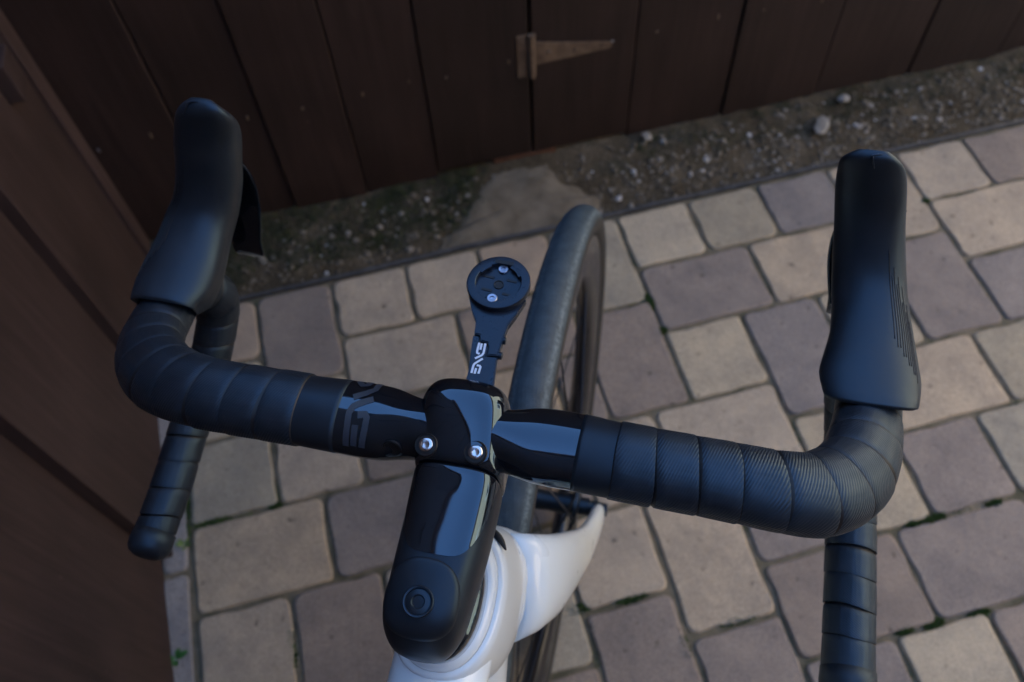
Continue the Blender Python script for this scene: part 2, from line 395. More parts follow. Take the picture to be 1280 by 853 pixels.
for a in LAY:
    for i in range(a[0], a[1]):
        for j in range(a[2], a[3]): occ.add((i, j))
rr = random.Random(3); lay = list(LAY)
for j in range(NJ):
    for i in range(NI):
        if (i, j) in occ: continue
        opts = [(2, 2), (3, 2), (2, 3), (2, 2)]; rr.shuffle(opts)
        for dx, dy in opts + [(2, 1), (1, 2), (3, 1), (1, 1)]:
            if i + dx <= NI and j + dy <= NJ and not any((i + p, j + q) in occ for p in range(dx) for q in range(dy)):
                # do not leave a half-wide sliver on the right if avoidable
                for p in range(dx):
                    for q in range(dy): occ.add((i + p, j + q))
                lay.append((i, i + dx, j, j + dy, rr.choice('BBPPPLGK'))); break
def paver_mesh(w, h, seed):
    """tumbled concrete paver: wobbly outline, rounded worn arris; origin at centre of the top face"""
    q = random.Random(seed); gap = .0034
    a, b = w / 2 - gap, h / 2 - gap; r = .008 + q.random() * .005
    pts = []
    for cx, cy, a0 in ((a - r, b - r, 0), (-a + r, b - r, 90), (-a + r, -b + r, 180), (a - r, -b + r, 270)):
        rr_ = r * (.7 + .7 * q.random())
        for k in range(3):
            t = math.radians(a0 + 45 * k); pts.append(Vector((cx + (r - rr_) * (1 if cx > 0 else -1) + rr_ * math.cos(t), cy + (r - rr_) * (1 if cy > 0 else -1) + rr_ * math.sin(t), 0)))
        # two wobble points along the side that follows
    full = []
    for i, p in enumerate(pts):
        full.append(p)
        if i % 3 == 2:
            nx = pts[(i + 1) % len(pts)]
            for t in (.25, .5, .75):
                m_ = p.lerp(nx, t); d = Vector((m_.x / a, m_.y / b, 0)); d = Vector((d.x if abs(d.x) > abs(d.y) else 0, d.y if abs(d.y) >= abs(d.x) else 0, 0)).normalized()
                full.append(m_ + d * q.uniform(-.0034, .0012))
    n = len(full); V = []; F = []
    for ins, z in ((0, -.03), (0, -.0024), (.0010, -.0006), (.0034, 0)):
        for p in full:
            V.append((p.x * (1 - ins / a), p.y * (1 - ins / b), z + (q.uniform(-.0006, .0004) if z > -.01 else 0)))
    for k in range(3):
        for i in range(n): F.append((k * n + i, k * n + (i + 1) % n, (k + 1) * n + (i + 1) % n, (k + 1) * n + i))
    F.append(tuple(3 * n + i for i in range(n)))
    me = bpy.data.meshes.new('paver'); me.from_pydata(V, [], F); me.update(); me.materials.append(M['paver'])
    for p in me.polygons: p.use_smooth = len(p.vertices) == 4
    return me
cache = {}; far = []
for n_, (i0, i1, j0, j1, t) in enumerate(lay):
    x0, x1, y1, y0 = gx(i0), gx(i1), gy(j0), gy(j1)
    c = ((x0 + x1) / 2, (y0 + y1) / 2)
    if i1 > 28 or j1 > 24: far.append((x0, x1, y0, y1, t)); continue
    key = (round(x1 - x0, 3), round(y1 - y0, 3), rr.randrange(3))
    if key not in cache: cache[key] = paver_mesh(key[0], key[1], hash(key) % 9999 if False else int(key[0] * 1e4 + key[1] * 1e5 + key[2]))
    o = bpy.data.objects.new('paver', cache[key]); COL.objects.link(o); o.parent = yard
    o.location = (c[0], c[1], rr.uniform(-.0016, 0)); o.rotation_euler = (rr.uniform(-.006, .006), rr.uniform(-.006, .006), rr.uniform(-.008, .008) + 0)
    f_ = rr.uniform(.93, 1.07); h_ = rr.uniform(-.012, .012)
    o.color = (TONE[t][0] * f_ + h_, TONE[t][1] * f_, TONE[t][2] * f_ - h_, 1)
# narrow cut pavers along the wall
ys = [1.007, .93, .73, .517, .30, .085, -.13, -.345, -.56, -.775]
for a, b in zip(ys, ys[1:]):
    o = bpy.data.objects.new('paver', paver_mesh(.046, a - b, int(a * 1000) + 77)); COL.objects.link(o); o.parent = yard
    o.location = (-.4605, (a + b) / 2, -.001); o.color = (.30, .27, .25, 1)
# the pavers farther off, joined
V, F = [], []
for x0, x1, y0, y1, t in far:
    k = len(V); g_ = .004
    V += [(x0 + g_, y0 + g_, -.003), (x1 - g_, y0 + g_, -.003), (x1 - g_, y1 - g_, -.003), (x0 + g_, y1 - g_, -.003)]
    V += [(x0 + .001, y0 + .001, -.012), (x1 - .001, y0 + .001, -.012), (x1 - .001, y1 - .001, -.012), (x0 + .001, y1 - .001, -.012)]
    F += [(k, k + 1, k + 2, k + 3)] + [(k + 4 + a, k + 4 + (a + 1) % 4, k + (a + 1) % 4, k + a) for a in range(4)]
o = obj('paver_field', V, F, 'paver', yard, smooth=False); o['kind'] = 'stuff'; o.color = (.34, .29, .24, 1)

# ---- gravel / soil strip between paving and gate
bm = bmesh.new(); bmesh.ops.create_grid(bm, x_segments=260, y_segments=26, size=.5)
def strip_z(x, y):
    t = (y - 1.02) / .18
    return -.006 + .022 * max(0, min(1, t)) ** .8 + .006 * noise.noise(Vector((x * 12, y * 12, 0))) + .003 * noise.noise(Vector((x * 45, y * 45, 3)))
for v in bm.verts:
    v.co.x = -.52 + (v.co.x + .5) * 3.3; v.co.y = 1.014 + (v.co.y + .5) * .24
    v.co.z = strip_z(v.co.x, v.co.y)
soil = bmobj('soil_strip', bm, 'soil', smooth=True); tag(soil, kind='structure')
# concrete spill
bm = bmesh.new(); NR = 28
ctr = Vector((.245, 1.085, 0)); outline = []
CO = [(.060,1.020),(.085,1.046),(.125,1.085),(.165,1.132),(.205,1.180),(.27,1.184),(.330,1.176),(.342,1.115),(.375,1.085),(.402,1.056),(.398,1.024),(.361,1.019),(.303,1.018),(.228,1.018),(.141,1.018)]
NR = 60
for k in range(NR):
    u = k / NR * len(CO); i = int(u); p = Vector((*CO[i], 0)).lerp(Vector((*CO[(i + 1) % len(CO)], 0)), u - i)
    p += Vector((noise.noise(p * 40), noise.noise(p * 40 + Vector((9, 0, 0))), 0)) * .012; p.y = min(1.186, max(1.018, p.y)); outline.append(p)
R = []
for f_, dz in ((1.0, -.004), (.96, .001), (.86, .004), (.6, .006), (.3, .007), (.1, .007)):
    R.append([Vector((ctr.x + (p.x - ctr.x) * f_, ctr.y + (p.y - ctr.y) * f_, strip_z(ctr.x + (p.x - ctr.x) * f_, ctr.y + (p.y - ctr.y) * f_) * .8 + dz + .003 * noise.noise(p * 25 * f_))) for p in outline])
V, F = rings(R, False); F.append(tuple((len(R) - 1) * NR + j for j in range(NR))); bm.free()
conc = obj('concrete_footing', V, F, 'concrete'); tag(conc, 'rough pale concrete spill under the gate post, between two gravel patches', 'concrete')

# pebbles
def pebbles(name, n, region, rmin, rmax, seed, m, tone=None):
    q = random.Random(seed); V, F, T = [], [], []
    bm = bmesh.new(); bmesh.ops.create_icosphere(bm, subdivisions=1, radius=1); base = [v.co.copy() for v in bm.verts]; bf = [tuple(v.index for v in f.verts) for f in bm.faces]; bm.free()
    for _ in range(n):
        x, y = region(q)
        if x is None: continue
        r = rmin + (rmax - rmin) * q.random() ** 3; sx, sy, sz = r * q.uniform(.7, 1.3), r * q.uniform(.7, 1.3), r * q.uniform(.45, .8)
        a = q.random() * 6.3; ca, sa = math.cos(a), math.sin(a); k = len(V); z = strip_z(x, y) + sz * .25; t = q.random() if tone is None else q.uniform(*tone)
        for c in base:
            j = 1 + q.uniform(-.18, .18); px, py = c.x * sx * j, c.y * sy * j
            V.append((x + px * ca - py * sa, y + px * sa + py * ca, z + c.z * sz * j)); T.append(t)
        F += [tuple(i + k for i in f) for f in bf]
    o = obj(name, V, F, m, smooth=False)
    at = o.data.attributes.new('tone', 'FLOAT', 'POINT'); at.data.foreach_set('value', T)
    return o
def reg_all(q):
    x = q.uniform(-.46, 1.9); y = 1.022 + .15 * q.random()
    if .10 + (y - 1.03) * .55 < x < .37 - (y - 1.03) * .25 and q.random() < .93: return None, None
    # densest near the paving edge, sparser toward the gate and on the mossy left
    if q.random() < (y - 1.02) / .2 * .75: return None, None
    if x < .05 and q.random() < .45: return None, None
    return x, y
pb = pebbles('gravel', 6000, reg_all, .0016, .0065, 5, 'pebble'); tag(pb, 'loose grey gravel and grit along the paving edge', 'gravel', kind='stuff')
def reg_big(q):
    x, y = reg_all(q); return (x, y)
pb2 = pebbles('gravel', 90, reg_big, .003, .008, 9, 'pebble', (.35, .93)); tag(pb2, 'larger pale pebbles scattered over the fine gravel strip', 'gravel', kind='stuff')

# moss carpet at the gate foot and tufts in the joints: small leaf faces
def tufts(name, spots, m, label, cat):
    V, F = [], []; q = random.Random(21)
    for x, y, rx, ry, n, h, zf in spots:
        for _ in range(n):
            a = q.random() * 2 * PI; d = math.sqrt(q.random()); px, py = x + rx * d * math.cos(a), y + ry * d * math.sin(a)
            z = zf(px, py) if callable(zf) else zf
            hh = h * q.uniform(.4, 1.1); wd = hh * q.uniform(.35, .7); b = q.random() * 2 * PI; tl = q.uniform(0, .9)
            k = len(V); dx, dy = math.cos(b) * wd / 2, math.sin(b) * wd / 2; ox, oy = -math.sin(b) * hh * tl, math.cos(b) * hh * tl
            V += [(px - dx, py - dy, z), (px + dx, py + dy, z), (px + ox + dx * .5, py + oy + dy * .5, z + hh * .8), (px + ox - dx * .3, py + oy - dy * .3, z + hh)]
            F.append((k, k + 1, k + 2, k + 3))
    o = obj(name, V, F, m, smooth=False); tag(o, label, cat, kind='stuff'); return o
mo = []
q = random.Random(4)
for _ in range(330):
    x = q.uniform(-.46, .20); y = q.uniform(1.05, 1.19)
    if q.random() < .9: mo.append((x, y, .022, .016, 60, .0048, strip_z))
for _ in range(300):
    x = q.uniform(.42, 1.9); y = q.uniform(1.10, 1.19); mo.append((x, y, .018, .010, 26, .004, strip_z))
tufts('moss_carpet', mo, 'dark_moss', 'dark green moss over the soil at the gate foot', 'moss')
jm = []
SP = [(.70,.297,.020,.006),(.665,.296,.012,.005),(.80,.293,.014,.005),(.21,.300,.026,.006),(.13,.306,.022,.008),(.26,.215,.006,.02),(.62,.152,.016,.007),(.69,.148,.018,.006),(.575,.154,.014,.006),
      (-.297,.588,.010,.005),(-.296,.36,.004,.03),(.412,.80,.005,.02),(.413,.735,.009,.007),(.998,.877,.008,.006),(-.40,.588,.03,.004),(-.437,.62,.004,.05),(.35,.228,.03,.004)]
for x, y, rx, ry in SP: jm.append((x, y, rx, ry, 260, .0055, -.005))
for _ in range(240):
    i, j = q.randrange(0, 26), q.randrange(0, 20)
    a = q.choice(lay); x0, x1, y1, y0 = gx(a[0]), gx(a[1]), gy(a[2]), gy(a[3])
    if q.random() < .5: jm.append((x0, q.uniform(y0, y1), .0035, .022, 26, .0035, -.005))
    else: jm.append((q.uniform(x0, x1), y0, .022, .0035, 26, .0035, -.005))
tufts('joint_moss', jm, 'moss', 'green moss tufts growing in the paver joints', 'moss')
# edging strip
V, F = [], []
N = 120; R = []
for i in range(N + 1):
    x = -.47 + i * (2.6 / N); wv = .0025 * noise.noise(Vector((x * 4, 0, 0))); z = .004 + .002 * noise.noise(Vector((x * 9, 3, 0)))
    y = 1.0125 + wv
    R.append([Vector((x, y - .003, -.03)), Vector((x, y - .003, z)), Vector((x, y + .003, z + .001)), Vector((x, y + .003, -.03))])
V, F = rings(R); ed = obj('edging_strip', V, F, 'edging', smooth=False); tag(ed, 'thin dark plastic edging strip between the pavers and the gravel', 'edging')

# loose stones
def stone(loc, r, seed, label, sc=(1, 1, .7), rz=0):
    bm = bmesh.new(); bmesh.ops.create_icosphere(bm, subdivisions=2, radius=1); o_ = Vector((seed * 3.1, 0, 0))
    for v in bm.verts:
        d = 1 + .35 * noise.noise(v.co * 1.1 + o_) + .12 * noise.noise(v.co * 3 + o_)
        v.co = Vector((v.co.x * sc[0], v.co.y * sc[1], v.co.z * sc[2])) * (r * d)
    o = bmobj('stone', bm, 'stone'); o.location = loc; o.rotation_euler = (.1, .2, rz); tag(o, label, 'stone', 'loose stones on the gravel'); return o
stone((.532, 1.172, .022), .011, 1, 'small pale bluish stone at the foot of the gate')
stone((.885, 1.105, .016), .024, 2, 'flat pale angular stone lying in the gravel', (1.45, .6, .26), .9)
stone((.955, 1.155, .024), .012, 5, 'small grey stone half buried beside the mossy gate foot', (1.1, .9, .6), .3)

# weeds beside the left wall
def weed(loc, n, ln, m, label, seed):
    q = random.Random(seed); e = empty('weed', loc)
    for k in range(n):
        a = 2 * PI * k / n + q.uniform(-.4, .4); l = ln * q.uniform(.7, 1.15); wd = l * .42; el = q.uniform(.35, .9); V = []
        for i, (t, ww) in enumerate(((0, .1), (.3, .8), (.6, 1), (.85, .6), (1, .05))):
            d = l * t; z = d * math.sin(el) - l * .5 * t * t * .5; h = d * math.cos(el)
            for s_ in (-1, 0, 1):
                V.append((h * math.cos(a) - s_ * wd / 2 * ww * math.sin(a), h * math.sin(a) + s_ * wd / 2 * ww * math.cos(a), z + (0 if s_ == 0 else .12 * wd * ww)))
        F = [(3 * i + j, 3 * i + j + 1, 3 * i + j + 4, 3 * i + j + 3) for i in range(4) for j in range(2)]
        obj('leaf', V, F, m, e)
    tag(e, label, 'weed', 'weeds by the brown wall'); return e
weed((-.444, .560, -.002), 6, .016, 'leafy', 'small yellow-green weed in the joint by the brown board wall', 1)
weed((-.466, .388, -.002), 5, .02, 'green_leaf', 'small bright green weed at the foot of the brown board wall', 2)

# ---- left board wall: feather-edge boards, each thick edge facing the camera side
wall = empty('board_wall', (-.475, .3, 0)); tag(wall, 'tall brown board wall of overlapping vertical boards, beside the bicycle', 'wall')
def rel(o, par):
    o.parent = par; o.matrix_parent_inverse = Matrix.Translation(par.location).inverted(); return o
WH = 2.2
edges = [1.206, 1.150, .852, .547, .245, -.055, -.355, -.655, -.955, -1.255, -1.555, -1.855, -2.155, -2.455, -2.755, -3.055, -3.355, -3.655]
for k, (a, b) in enumerate(zip(edges, edges[1:])):
    x_far, x_near = (-.474, -.4735) if k == 0 else (-.481, -.4625)
    xb = -.520; z0 = -.02 if k < 4 else -.02
    lo = b + .0004
    V = [(x_far, a + (.012 if k else 0), z0), (x_near, lo, z0), (xb, lo, z0), (xb, a, z0)]
    if k: V[0] = (-.481, a, z0)
    V += [(x, y, WH) for x, y, z in V]
    bm = bmesh.new(); vs_ = [bm.verts.new(v) for v in V]
    for f in ((3, 2, 1, 0), (4, 5, 6, 7), (0, 1, 5, 4), (1, 2, 6, 5), (2, 3, 7, 6), (3, 0, 4, 7)): bm.faces.new([vs_[i] for i in f])
    bmesh.ops.bevel(bm, geom=[e for e in bm.edges], offset=.0012, segments=1, affect='EDGES')
    rel(bmobj('board', bm, 'wall_wood'), wall)
# hasp block near the far corner
rel(box('wall_block', -.4805, -.452, 1.035, 1.085, .50, .56, 'wall_wood', None, .003), wall)
# the body of the shed behind those boards, added tall for shade
shade_shed = box('shade_shed', -3.2, -.522, -3.6, 1.2, -.03, 3.40, 'wall_wood'); tag(shade_shed, 'tall dark timber building added unseen behind the brown board wall for shade', 'building')
rf = [(-3.4, -3.8, 3.41), (-.44, -3.8, 3.45), (-.44, 1.25, 3.45), (-3.4, 1.25, 3.41), (-3.4, -3.8, 3.51), (-.44, -3.8, 3.55), (-.44, 1.25, 3.55), (-3.4, 1.25, 3.51)]
for k in range(18): box('board', -.5215, -.500, -3.6 + k * .266, -3.6 + k * .266 + .262, 2.225, 3.405, 'wall_wood', shade_shed, .002, 1)
obj('roof', rf, [(3, 2, 1, 0), (4, 5, 6, 7), (0, 1, 5, 4), (1, 2, 6, 5), (2, 3, 7, 6), (3, 0, 4, 7)], 'roof', shade_shed, smooth=False)

# ---- back: fixed fence boards left of the hinge line, gate leaf right of it
GY = 1.19; GH = 1.8
fence = empty('plank_fence', (-.1, GY, 0)); tag(fence, 'dark brown fixed plank fence between the board wall and the hinged gate', 'fence')
gate = empty('plank_gate', (.8, GY, 0)); tag(gate, 'dark brown plank gate hung on a rusty tee hinge', 'gate')
FX = [(-.512, -.327), (-.327, -.186), (-.186, -.044), (-.044, .102), (.102, .2945)]
for k, (a, b) in enumerate(FX):
    zb = (.0, .005, .004, .008, .030)[k]; dy = (.0, .004, -.001, .003, .0)[k]
    rel(box('plank', a + .0011, b - .0011, GY + dy, GY + .022 + dy, zb, GH, 'gate_wood', None, .0018, 1), fence)
for z in (.35, 1.5): rel(box('rail', -.5, .29, GY + .0265, GY + .066, z, z + .08, 'gate_wood', None, .002, 1), fence)
GX = [.2985, .4955, .700, .9075, 1.12, 1.33, 1.54, 1.75]
for k, (a, b) in enumerate(zip(GX, GX[1:])):
    zb = (.026, .012, .010, .012, .008, .01, .01)[k]; dy = (.001, .004, .0, .003, .001, .004, 0)[k]
    rel(box('plank', a + (.0012 if k == 0 else .0013), b - .0013, GY + dy, GY + .022 + dy, zb, GH, 'gate_wood', None, .0018, 1), gate)
for z in (.22, 1.5): rel(box('rail', .31, 1.74, GY + .0265, GY + .066, z, z + .09, 'gate_wood', None, .002, 1), gate)
qn = random.Random(8)
for pl in [o for o in bpy.data.objects if o.name.startswith('plank') and o.type == 'MESH']:
    xs = [v.co.x for v in pl.data.vertices]; ya = min(v.co.y for v in pl.data.vertices); x0, x1 = min(xs), max(xs)
    for z in (.262, 1.545):
        for f_ in ((.22, .78) if qn.random() < .5 else (.5,)):
            x = x0 + (x1 - x0) * f_ + qn.uniform(-.008, .008); nl = cyl('nail', (x, ya + .001, z + qn.uniform(-.01, .01)), (x, ya - .0008, z + qn.uniform(-.001, .001)), .0026, .0022, 'steel_dull' if qn.random() < .1 else 'rust', None, 10, .0002); nl.parent = pl
# tee hinge
hp = rel(box('hinge', .272, .2905, GY - .0032, GY - .0002, .226, .317, 'rust', None, .0008, 1), gate)
V = [(.305, GY - .0025, .2475), (.305, GY - .0025, .298), (.33, GY - .0025, .290), (.44, GY - .0025, .2655), (.4475, GY - .0025, .262), (.449, GY - .0025, .256), (.443, GY - .0025, .2515), (.33, GY - .0025, .2485)]
nv = len(V); V2 = V + [(x, GY + .0008, z) for x, y, z in V]
F = [tuple(range(nv - 1, -1, -1)), tuple(range(nv, 2 * nv))] + [(i, (i + 1) % nv, nv + (i + 1) % nv, nv + i) for i in range(nv)]
st = obj('strap', V2, F, 'rust', None, smooth=False); st.parent = hp
def hchild(o): o.parent = hp; return o
for z0, z1 in ((.226, .2555), (.2565, .2865), (.2875, .317)): hchild(cyl('knuckle', (.2975, GY - .006, z0), (.2975, GY - .006, z1), .0062, .0062, 'rust', None, 14))
hchild(box('knuckle_leaf', .2895, .3065, GY - .0045, GY - .0005, .2262, .3168, 'rust', None, .0006, 1))
for x, z in ((.281, .24), (.281, .303), (.33, .270), (.38, .263), (.43, .258)): hchild(cyl('screw', (x, GY - .0015, z), (x, GY - .0045, z), .0042, .0036, 'rust', None, 12))
# sill under the gate post
sl_ = box('sill_block', .215, .345, GY + .002, GY + .045, -.02, .0255, 'sill_wood', None, .003); tag(sl_, 'reddish timber sill block under the joint of fence and gate', 'sill')
back = box('backing_board', -.5, 1.75, GY + .07, GY + .075, -.03, 1.78, 'gate_wood'); tag(back, 'unseen dark board added behind the plank fence and gate to stop light in the gaps', 'board')  # unseen, added so no light shows through the plank gaps

# ---- unseen brick block added behind the camera, shuts off low rear sky light
M['brick'] = mat('brick', (.16, .08, .06), .9)
_tc = nd(M['brick'], 'ShaderNodeTexCoord'); _mp = nd(M['brick'], 'ShaderNodeMapping'); _mp.inputs['Rotation'].default_value = (PI / 2, 0, 0); lk(M['brick'], _tc.outputs['Object'], _mp.inputs[0])
_bk = nd(M['brick'], 'ShaderNodeTexBrick', Scale=4.5); _bk.inputs['Color1'].default_value = (.10, .05, .04, 1); _bk.inputs['Color2'].default_value = (.15, .075, .055, 1); _bk.inputs['Mortar'].default_value = (.14, .13, .12, 1); _bk.inputs['Mortar Size'].default_value = .012
lk(M['brick'], _mp.outputs[0], _bk.inputs['Vector']); lk(M['brick'], _bk.outputs[0], bsdf(M['brick']).inputs['Base Color'])
outb = empty('brick_light_block', (1, -1.5, 0)); tag(outb, 'unseen dark brick block with a plank door, added opposite the gate to block rear light', 'building')
rel(box('wall', -.46, 2.3, -3.4, -1.45, -.03, 2.5, 'brick'), outb)
rel(box('roof', -.46, 2.4, -3.5, -1.35, 2.505, 2.6, 'roof', None, .01, 1), outb)
dr = rel(box('door', .9, 1.75, -1.46, -1.42, .0, 2.0, 'gate_wood', None, .004, 1), outb)
hd_ = cyl('handle', (1.0, -1.42, 1.0), (1.0, -1.36, 1.0), .012, .012, 'steel_dull', None, 16); hd_.parent = dr

# ---- sunlit house beyond the right of the yard
house = empty('house', (7.8, 1, 0)); tag(house, 'beige rendered house with tiled roof across the yard', 'house')
HX = 4.8
rel(box('wall', HX, HX + 6, -5, 7, -.05, 4.6, 'render'), house)
V = [(HX - .4, -5.4, 4.55), (HX - .4, 7.4, 4.55), (HX + 3, 7.4, 6.6), (HX + 3, -5.4, 6.6), (HX + 6.4, -5.4, 4.55), (HX + 6.4, 7.4, 4.55)]
V += [(x, y, z + .15) for x, y, z in V]
F = [(0, 1, 2, 3), (3, 2, 5, 4), (6, 9, 8, 7), (9, 10, 11, 8), (0, 6, 7, 1), (4, 5, 11, 10), (0, 3, 9, 6), (3, 4, 10, 9), (1, 7, 8, 2), (2, 8, 11, 5)]
rel(obj('roof', V, F, 'roof', None, smooth=False), house)
for y in (-2.5, .5, 3.8):
    wn = rel(box('window', HX - .02, HX + .05, y, y + 1.1, 1.0, 2.3, 'wframe', None, .01, 1), house)
    for a, b in ((y + .06, y + .52), (y + .58, y + 1.04)):
        g_ = box('pane', HX - .03, HX - .015, a, b, 1.07, 2.23, 'glass'); g_.parent = wn

# ================================================================== BICYCLE (built upright: x right, y forward, z up, origin at front tyre contact)
bike = empty('road_bicycle')
tag(bike, 'white road bicycle with black drop handlebar standing on the pavers', 'bicycle')
psi, lean = .45239, -.02472
fwd = Vector((math.sin(psi), math.cos(psi), 0)); r0 = Vector((math.cos(psi), -math.sin(psi), 0)); up = Vector((0, 0, 1))
ax = r0 * math.cos(lean) - up * math.sin(lean); uu = r0 * math.sin(lean) + up * math.cos(lean)
bw = Matrix.Identity(4)
for k in range(3): bw[k][0] = ax[k]; bw[k][1] = fwd[k]; bw[k][2] = uu[k]
bw[0][3], bw[1][3], bw[2][3] = .10409, .34878, 0.0
bike.matrix_world = bw

# ---- wheels
def wheel(name, y, z=.345, front=True):
    Ro, rt_ = .345, .0186; c = Vector((0, y, z)); NU, NV = 160, 24
    # rim: closed deep profile
    prof = [(.0115, .3085), (.0135, .312), (.014, .307), (.0142, .295), (.0135, .280), (.010, .268), (.005, .2625), (0, .2615), (-.005, .2625), (-.010, .268), (-.0135, .280), (-.0142, .295), (-.014, .307), (-.0135, .312), (-.0115, .3085), (0, .302)]
    V = []; F = []; n = len(prof)
    for i in range(NU):
        a = 2 * PI * i / NU
        for x, r in prof: V.append(c + Vector((x, r * math.cos(a), r * math.sin(a))))
    for i in range(NU):
        for j in range(n): F.append((i * n + j, i * n + (j + 1) % n, ((i + 1) % NU) * n + (j + 1) % n, ((i + 1) % NU) * n + j))
    wh = obj(name, V, F, 'rim', bike); autosmooth(wh, 50)
    V = []; F = []; uv = []
    for i in range(NU):
        a = 2 * PI * i / NU
        for j in range(NV):
            t = -2.55 + 5.1 * j / (NV - 1)
            x = rt_ * math.sin(t) * 1.0; r = Ro - rt_ + rt_ * math.cos(t) * 1.0
            if abs(t) > 2.2: x *= .98
            V.append(c + Vector((x, r * math.cos(a), r * math.sin(a)))); uv.append((i / NU * 60, j / (NV - 1)))
    for i in range(NU):
        for j in range(NV - 1): F.append((i * NV + j, i * NV + j + 1, ((i + 1) % NU) * NV + j + 1, ((i + 1) % NU) * NV + j))
    obj('tyre', V, F, 'tyre', wh, uvs=uv)
    lathe('hub', [(.006, -.05), (.010, -.047), (.0105, -.036), (.022, -.034), (.023, -.030), (.013, -.026), (.0115, 0), (.013, .026), (.023, .030), (.022, .034), (.0105, .036), (.010, .047), (.006, .05)], c, (1, 0, 0), 'plastic', wh)
    for k in range(24):
        sd_ = 1 if k % 2 else -1; a = 2 * PI * k / 24; b = a + (.95 if (k // 2) % 2 else -.95)
        cyl('spoke', c + Vector((sd_ * .031, .021 * math.cos(b), .021 * math.sin(b))), c + Vector((sd_ * .003, .263 * math.cos(a), .263 * math.sin(a))), .0011, .0010, 'spoke', wh, 6, .0001)
    # disc rotor on the left side
    if True:
        V = []; F = []; NN = 48
        for x in (-.0405, -.0425):
            for r in (.062, .08):
                for i in range(NN): a = 2 * PI * i / NN; V.append(c + Vector((x, r * math.cos(a), r * math.sin(a))))
        for i in range(NN):
            k = (i + 1) % NN
            F += [(i, k, NN + k, NN + i), (2 * NN + k, 2 * NN + i, 3 * NN + i, 3 * NN + k), (NN + i, NN + k, 3 * NN + k, 3 * NN + i), (k, i, 2 * NN + i, 2 * NN + k)]
        ro = obj('brake_rotor', V, F, 'steel_dull', wh, smooth=False)
        for i in range(6):
            a = 2 * PI * i / 6; cyl('rotor_arm', c + Vector((-.0415, .02 * math.cos(a + .5), .02 * math.sin(a + .5))), c + Vector((-.0415, .064 * math.cos(a), .064 * math.sin(a))), .0022, .0022, 'plastic', wh, 6, .0002)
    return wh
wheel('front_wheel', 0)
wheel('rear_wheel', -1.005)

# ---- fork
ST = Vector((0, math.cos(math.radians(72)), -math.sin(math.radians(72))))       # steering axis, downwards
HT = Vector((0, -.267, .892))
def onaxis(z): return HT + ST * ((HT.z - z) / -ST.z)
def loft(name, secs, m, parent, n=28, U=(1, 0, 0), Wv=(0, 1, 0), cap=True):
    """secs: (cx,cy,cz, a, b, exponent[, W])"""
    R = []
    for s_ in secs:
        R.append(sring(s_[0], s_[1], s_[2], U, s_[6] if len(s_) > 6 else Wv, s_[3], s_[4], n, s_[5]))
    V, F = rings(R, cap); o = obj(name, V, F, m, parent); return o
fork = loft('fork', [(0, -.218, .7335, .0290, .044, 2.4), (0, -.214, .728, .0315, .044, 2.5), (0, -.204, .710, .0345, .041, 2.6), (0, -.194, .692, .0375, .036, 2.7), (0, -.188, .680, .034, .028, 2.6), (0, -.186, .675, .020, .018, 2.4)], 'white_paint', bike, 36)
for s_ in (-1, 1):
    tab = [(.020, -.206, .716, .014, .036), (.031, -.195, .695, .0165, .034), (.040, -.178, .660, .0165, .031), (.046, -.155, .615, .0145, .027), (.050, -.125, .55, .012, .023), (.054, -.092, .48, .010, .020), (.0565, -.052, .41, .009, .018), (.058, -.018, .36, .0085, .015), (.058, .0, .338, .0075, .010), (.058, .004, .332, .003, .004)]
    pts = [Vector((s_ * a, b, c)) for a, b, c, _, _ in tab]; R = []
    for i, t_ in enumerate(tab):
        T = (pts[min(i + 1, len(pts) - 1)] - pts[max(i - 1, 0)]).normalized(); Wv = (Vector((0, 1, 0)) - T * T.y).normalized(); U = Wv.cross(T).normalized()
        R.append(sring(*pts[i], U, Wv, t_[3], t_[4], 28, 2.2))
    V, F = rings(R); bl = obj('fork_blade', V, F, 'white_paint', fork)
    cyl('axle_cap', (s_ * .048, 0, .345), (s_ * .068, 0, .345), .0085, .0075, 'plastic', fork, 20)
# ---- frame
frame = loft('frame', [(0, -.2446, .8155, .0240, .0380, 2.3), (0, -.2444, .8158, .0278, .0418, 2.3), (0, -.2440, .8145, .0296, .0438, 2.3), (0, -.2425, .8060, .0312, .0462, 2.3), (0, -.2385, .790, .0330, .0490, 2.3), (0, -.233, .768, .0345, .0515, 2.4), (0, -.2275, .748, .0348, .0515, 2.5), (0, -.2245, .738, .0338, .0495, 2.5)], 'white_paint', bike, 48)
tube('top_tube', [(0, -.250, .790), (0, -.30, .792), (0, -.36, .790), (0, -.45, .782), (0, -.6, .772), (0, -.735, .765)], lambda t: (.0225 - .006 * t, .0285 - .010 * t), 'white_paint', frame, 24)
tube('down_tube', [(0, -.232, .755), (0, -.252, .71), (0, -.33, .60), (0, -.45, .44), (0, -.585, .275)], lambda t: (.03 - .002 * t, .027 + .004 * t), 'white_paint', frame, 24)
tube('seat_tube', [(0, -.588, .265), (0, -.66, .50), (0, -.745, .80)], lambda t: (.022, .018), 'white_paint', frame, 20)
for s_ in (-1, 1):
    tube('chain_stay', [(s_ * .03, -.60, .27), (s_ * .045, -.72, .285), (s_ * .066, -.99, .34)], lambda t: (.013 - .004 * t, .010 - .002 * t), 'white_paint', frame, 14)
    tube('seat_stay', [(s_ * .012, -.715, .70), (s_ * .045, -.82, .56), (s_ * .066, -.995, .355)], lambda t: (.009, .008), 'white_paint', frame, 14)
tube('seatpost', [(0, -.742, .79), (0, -.765, .87), (0, -.78, .93)], lambda t: (.018, .013), 'matte', frame, 18)
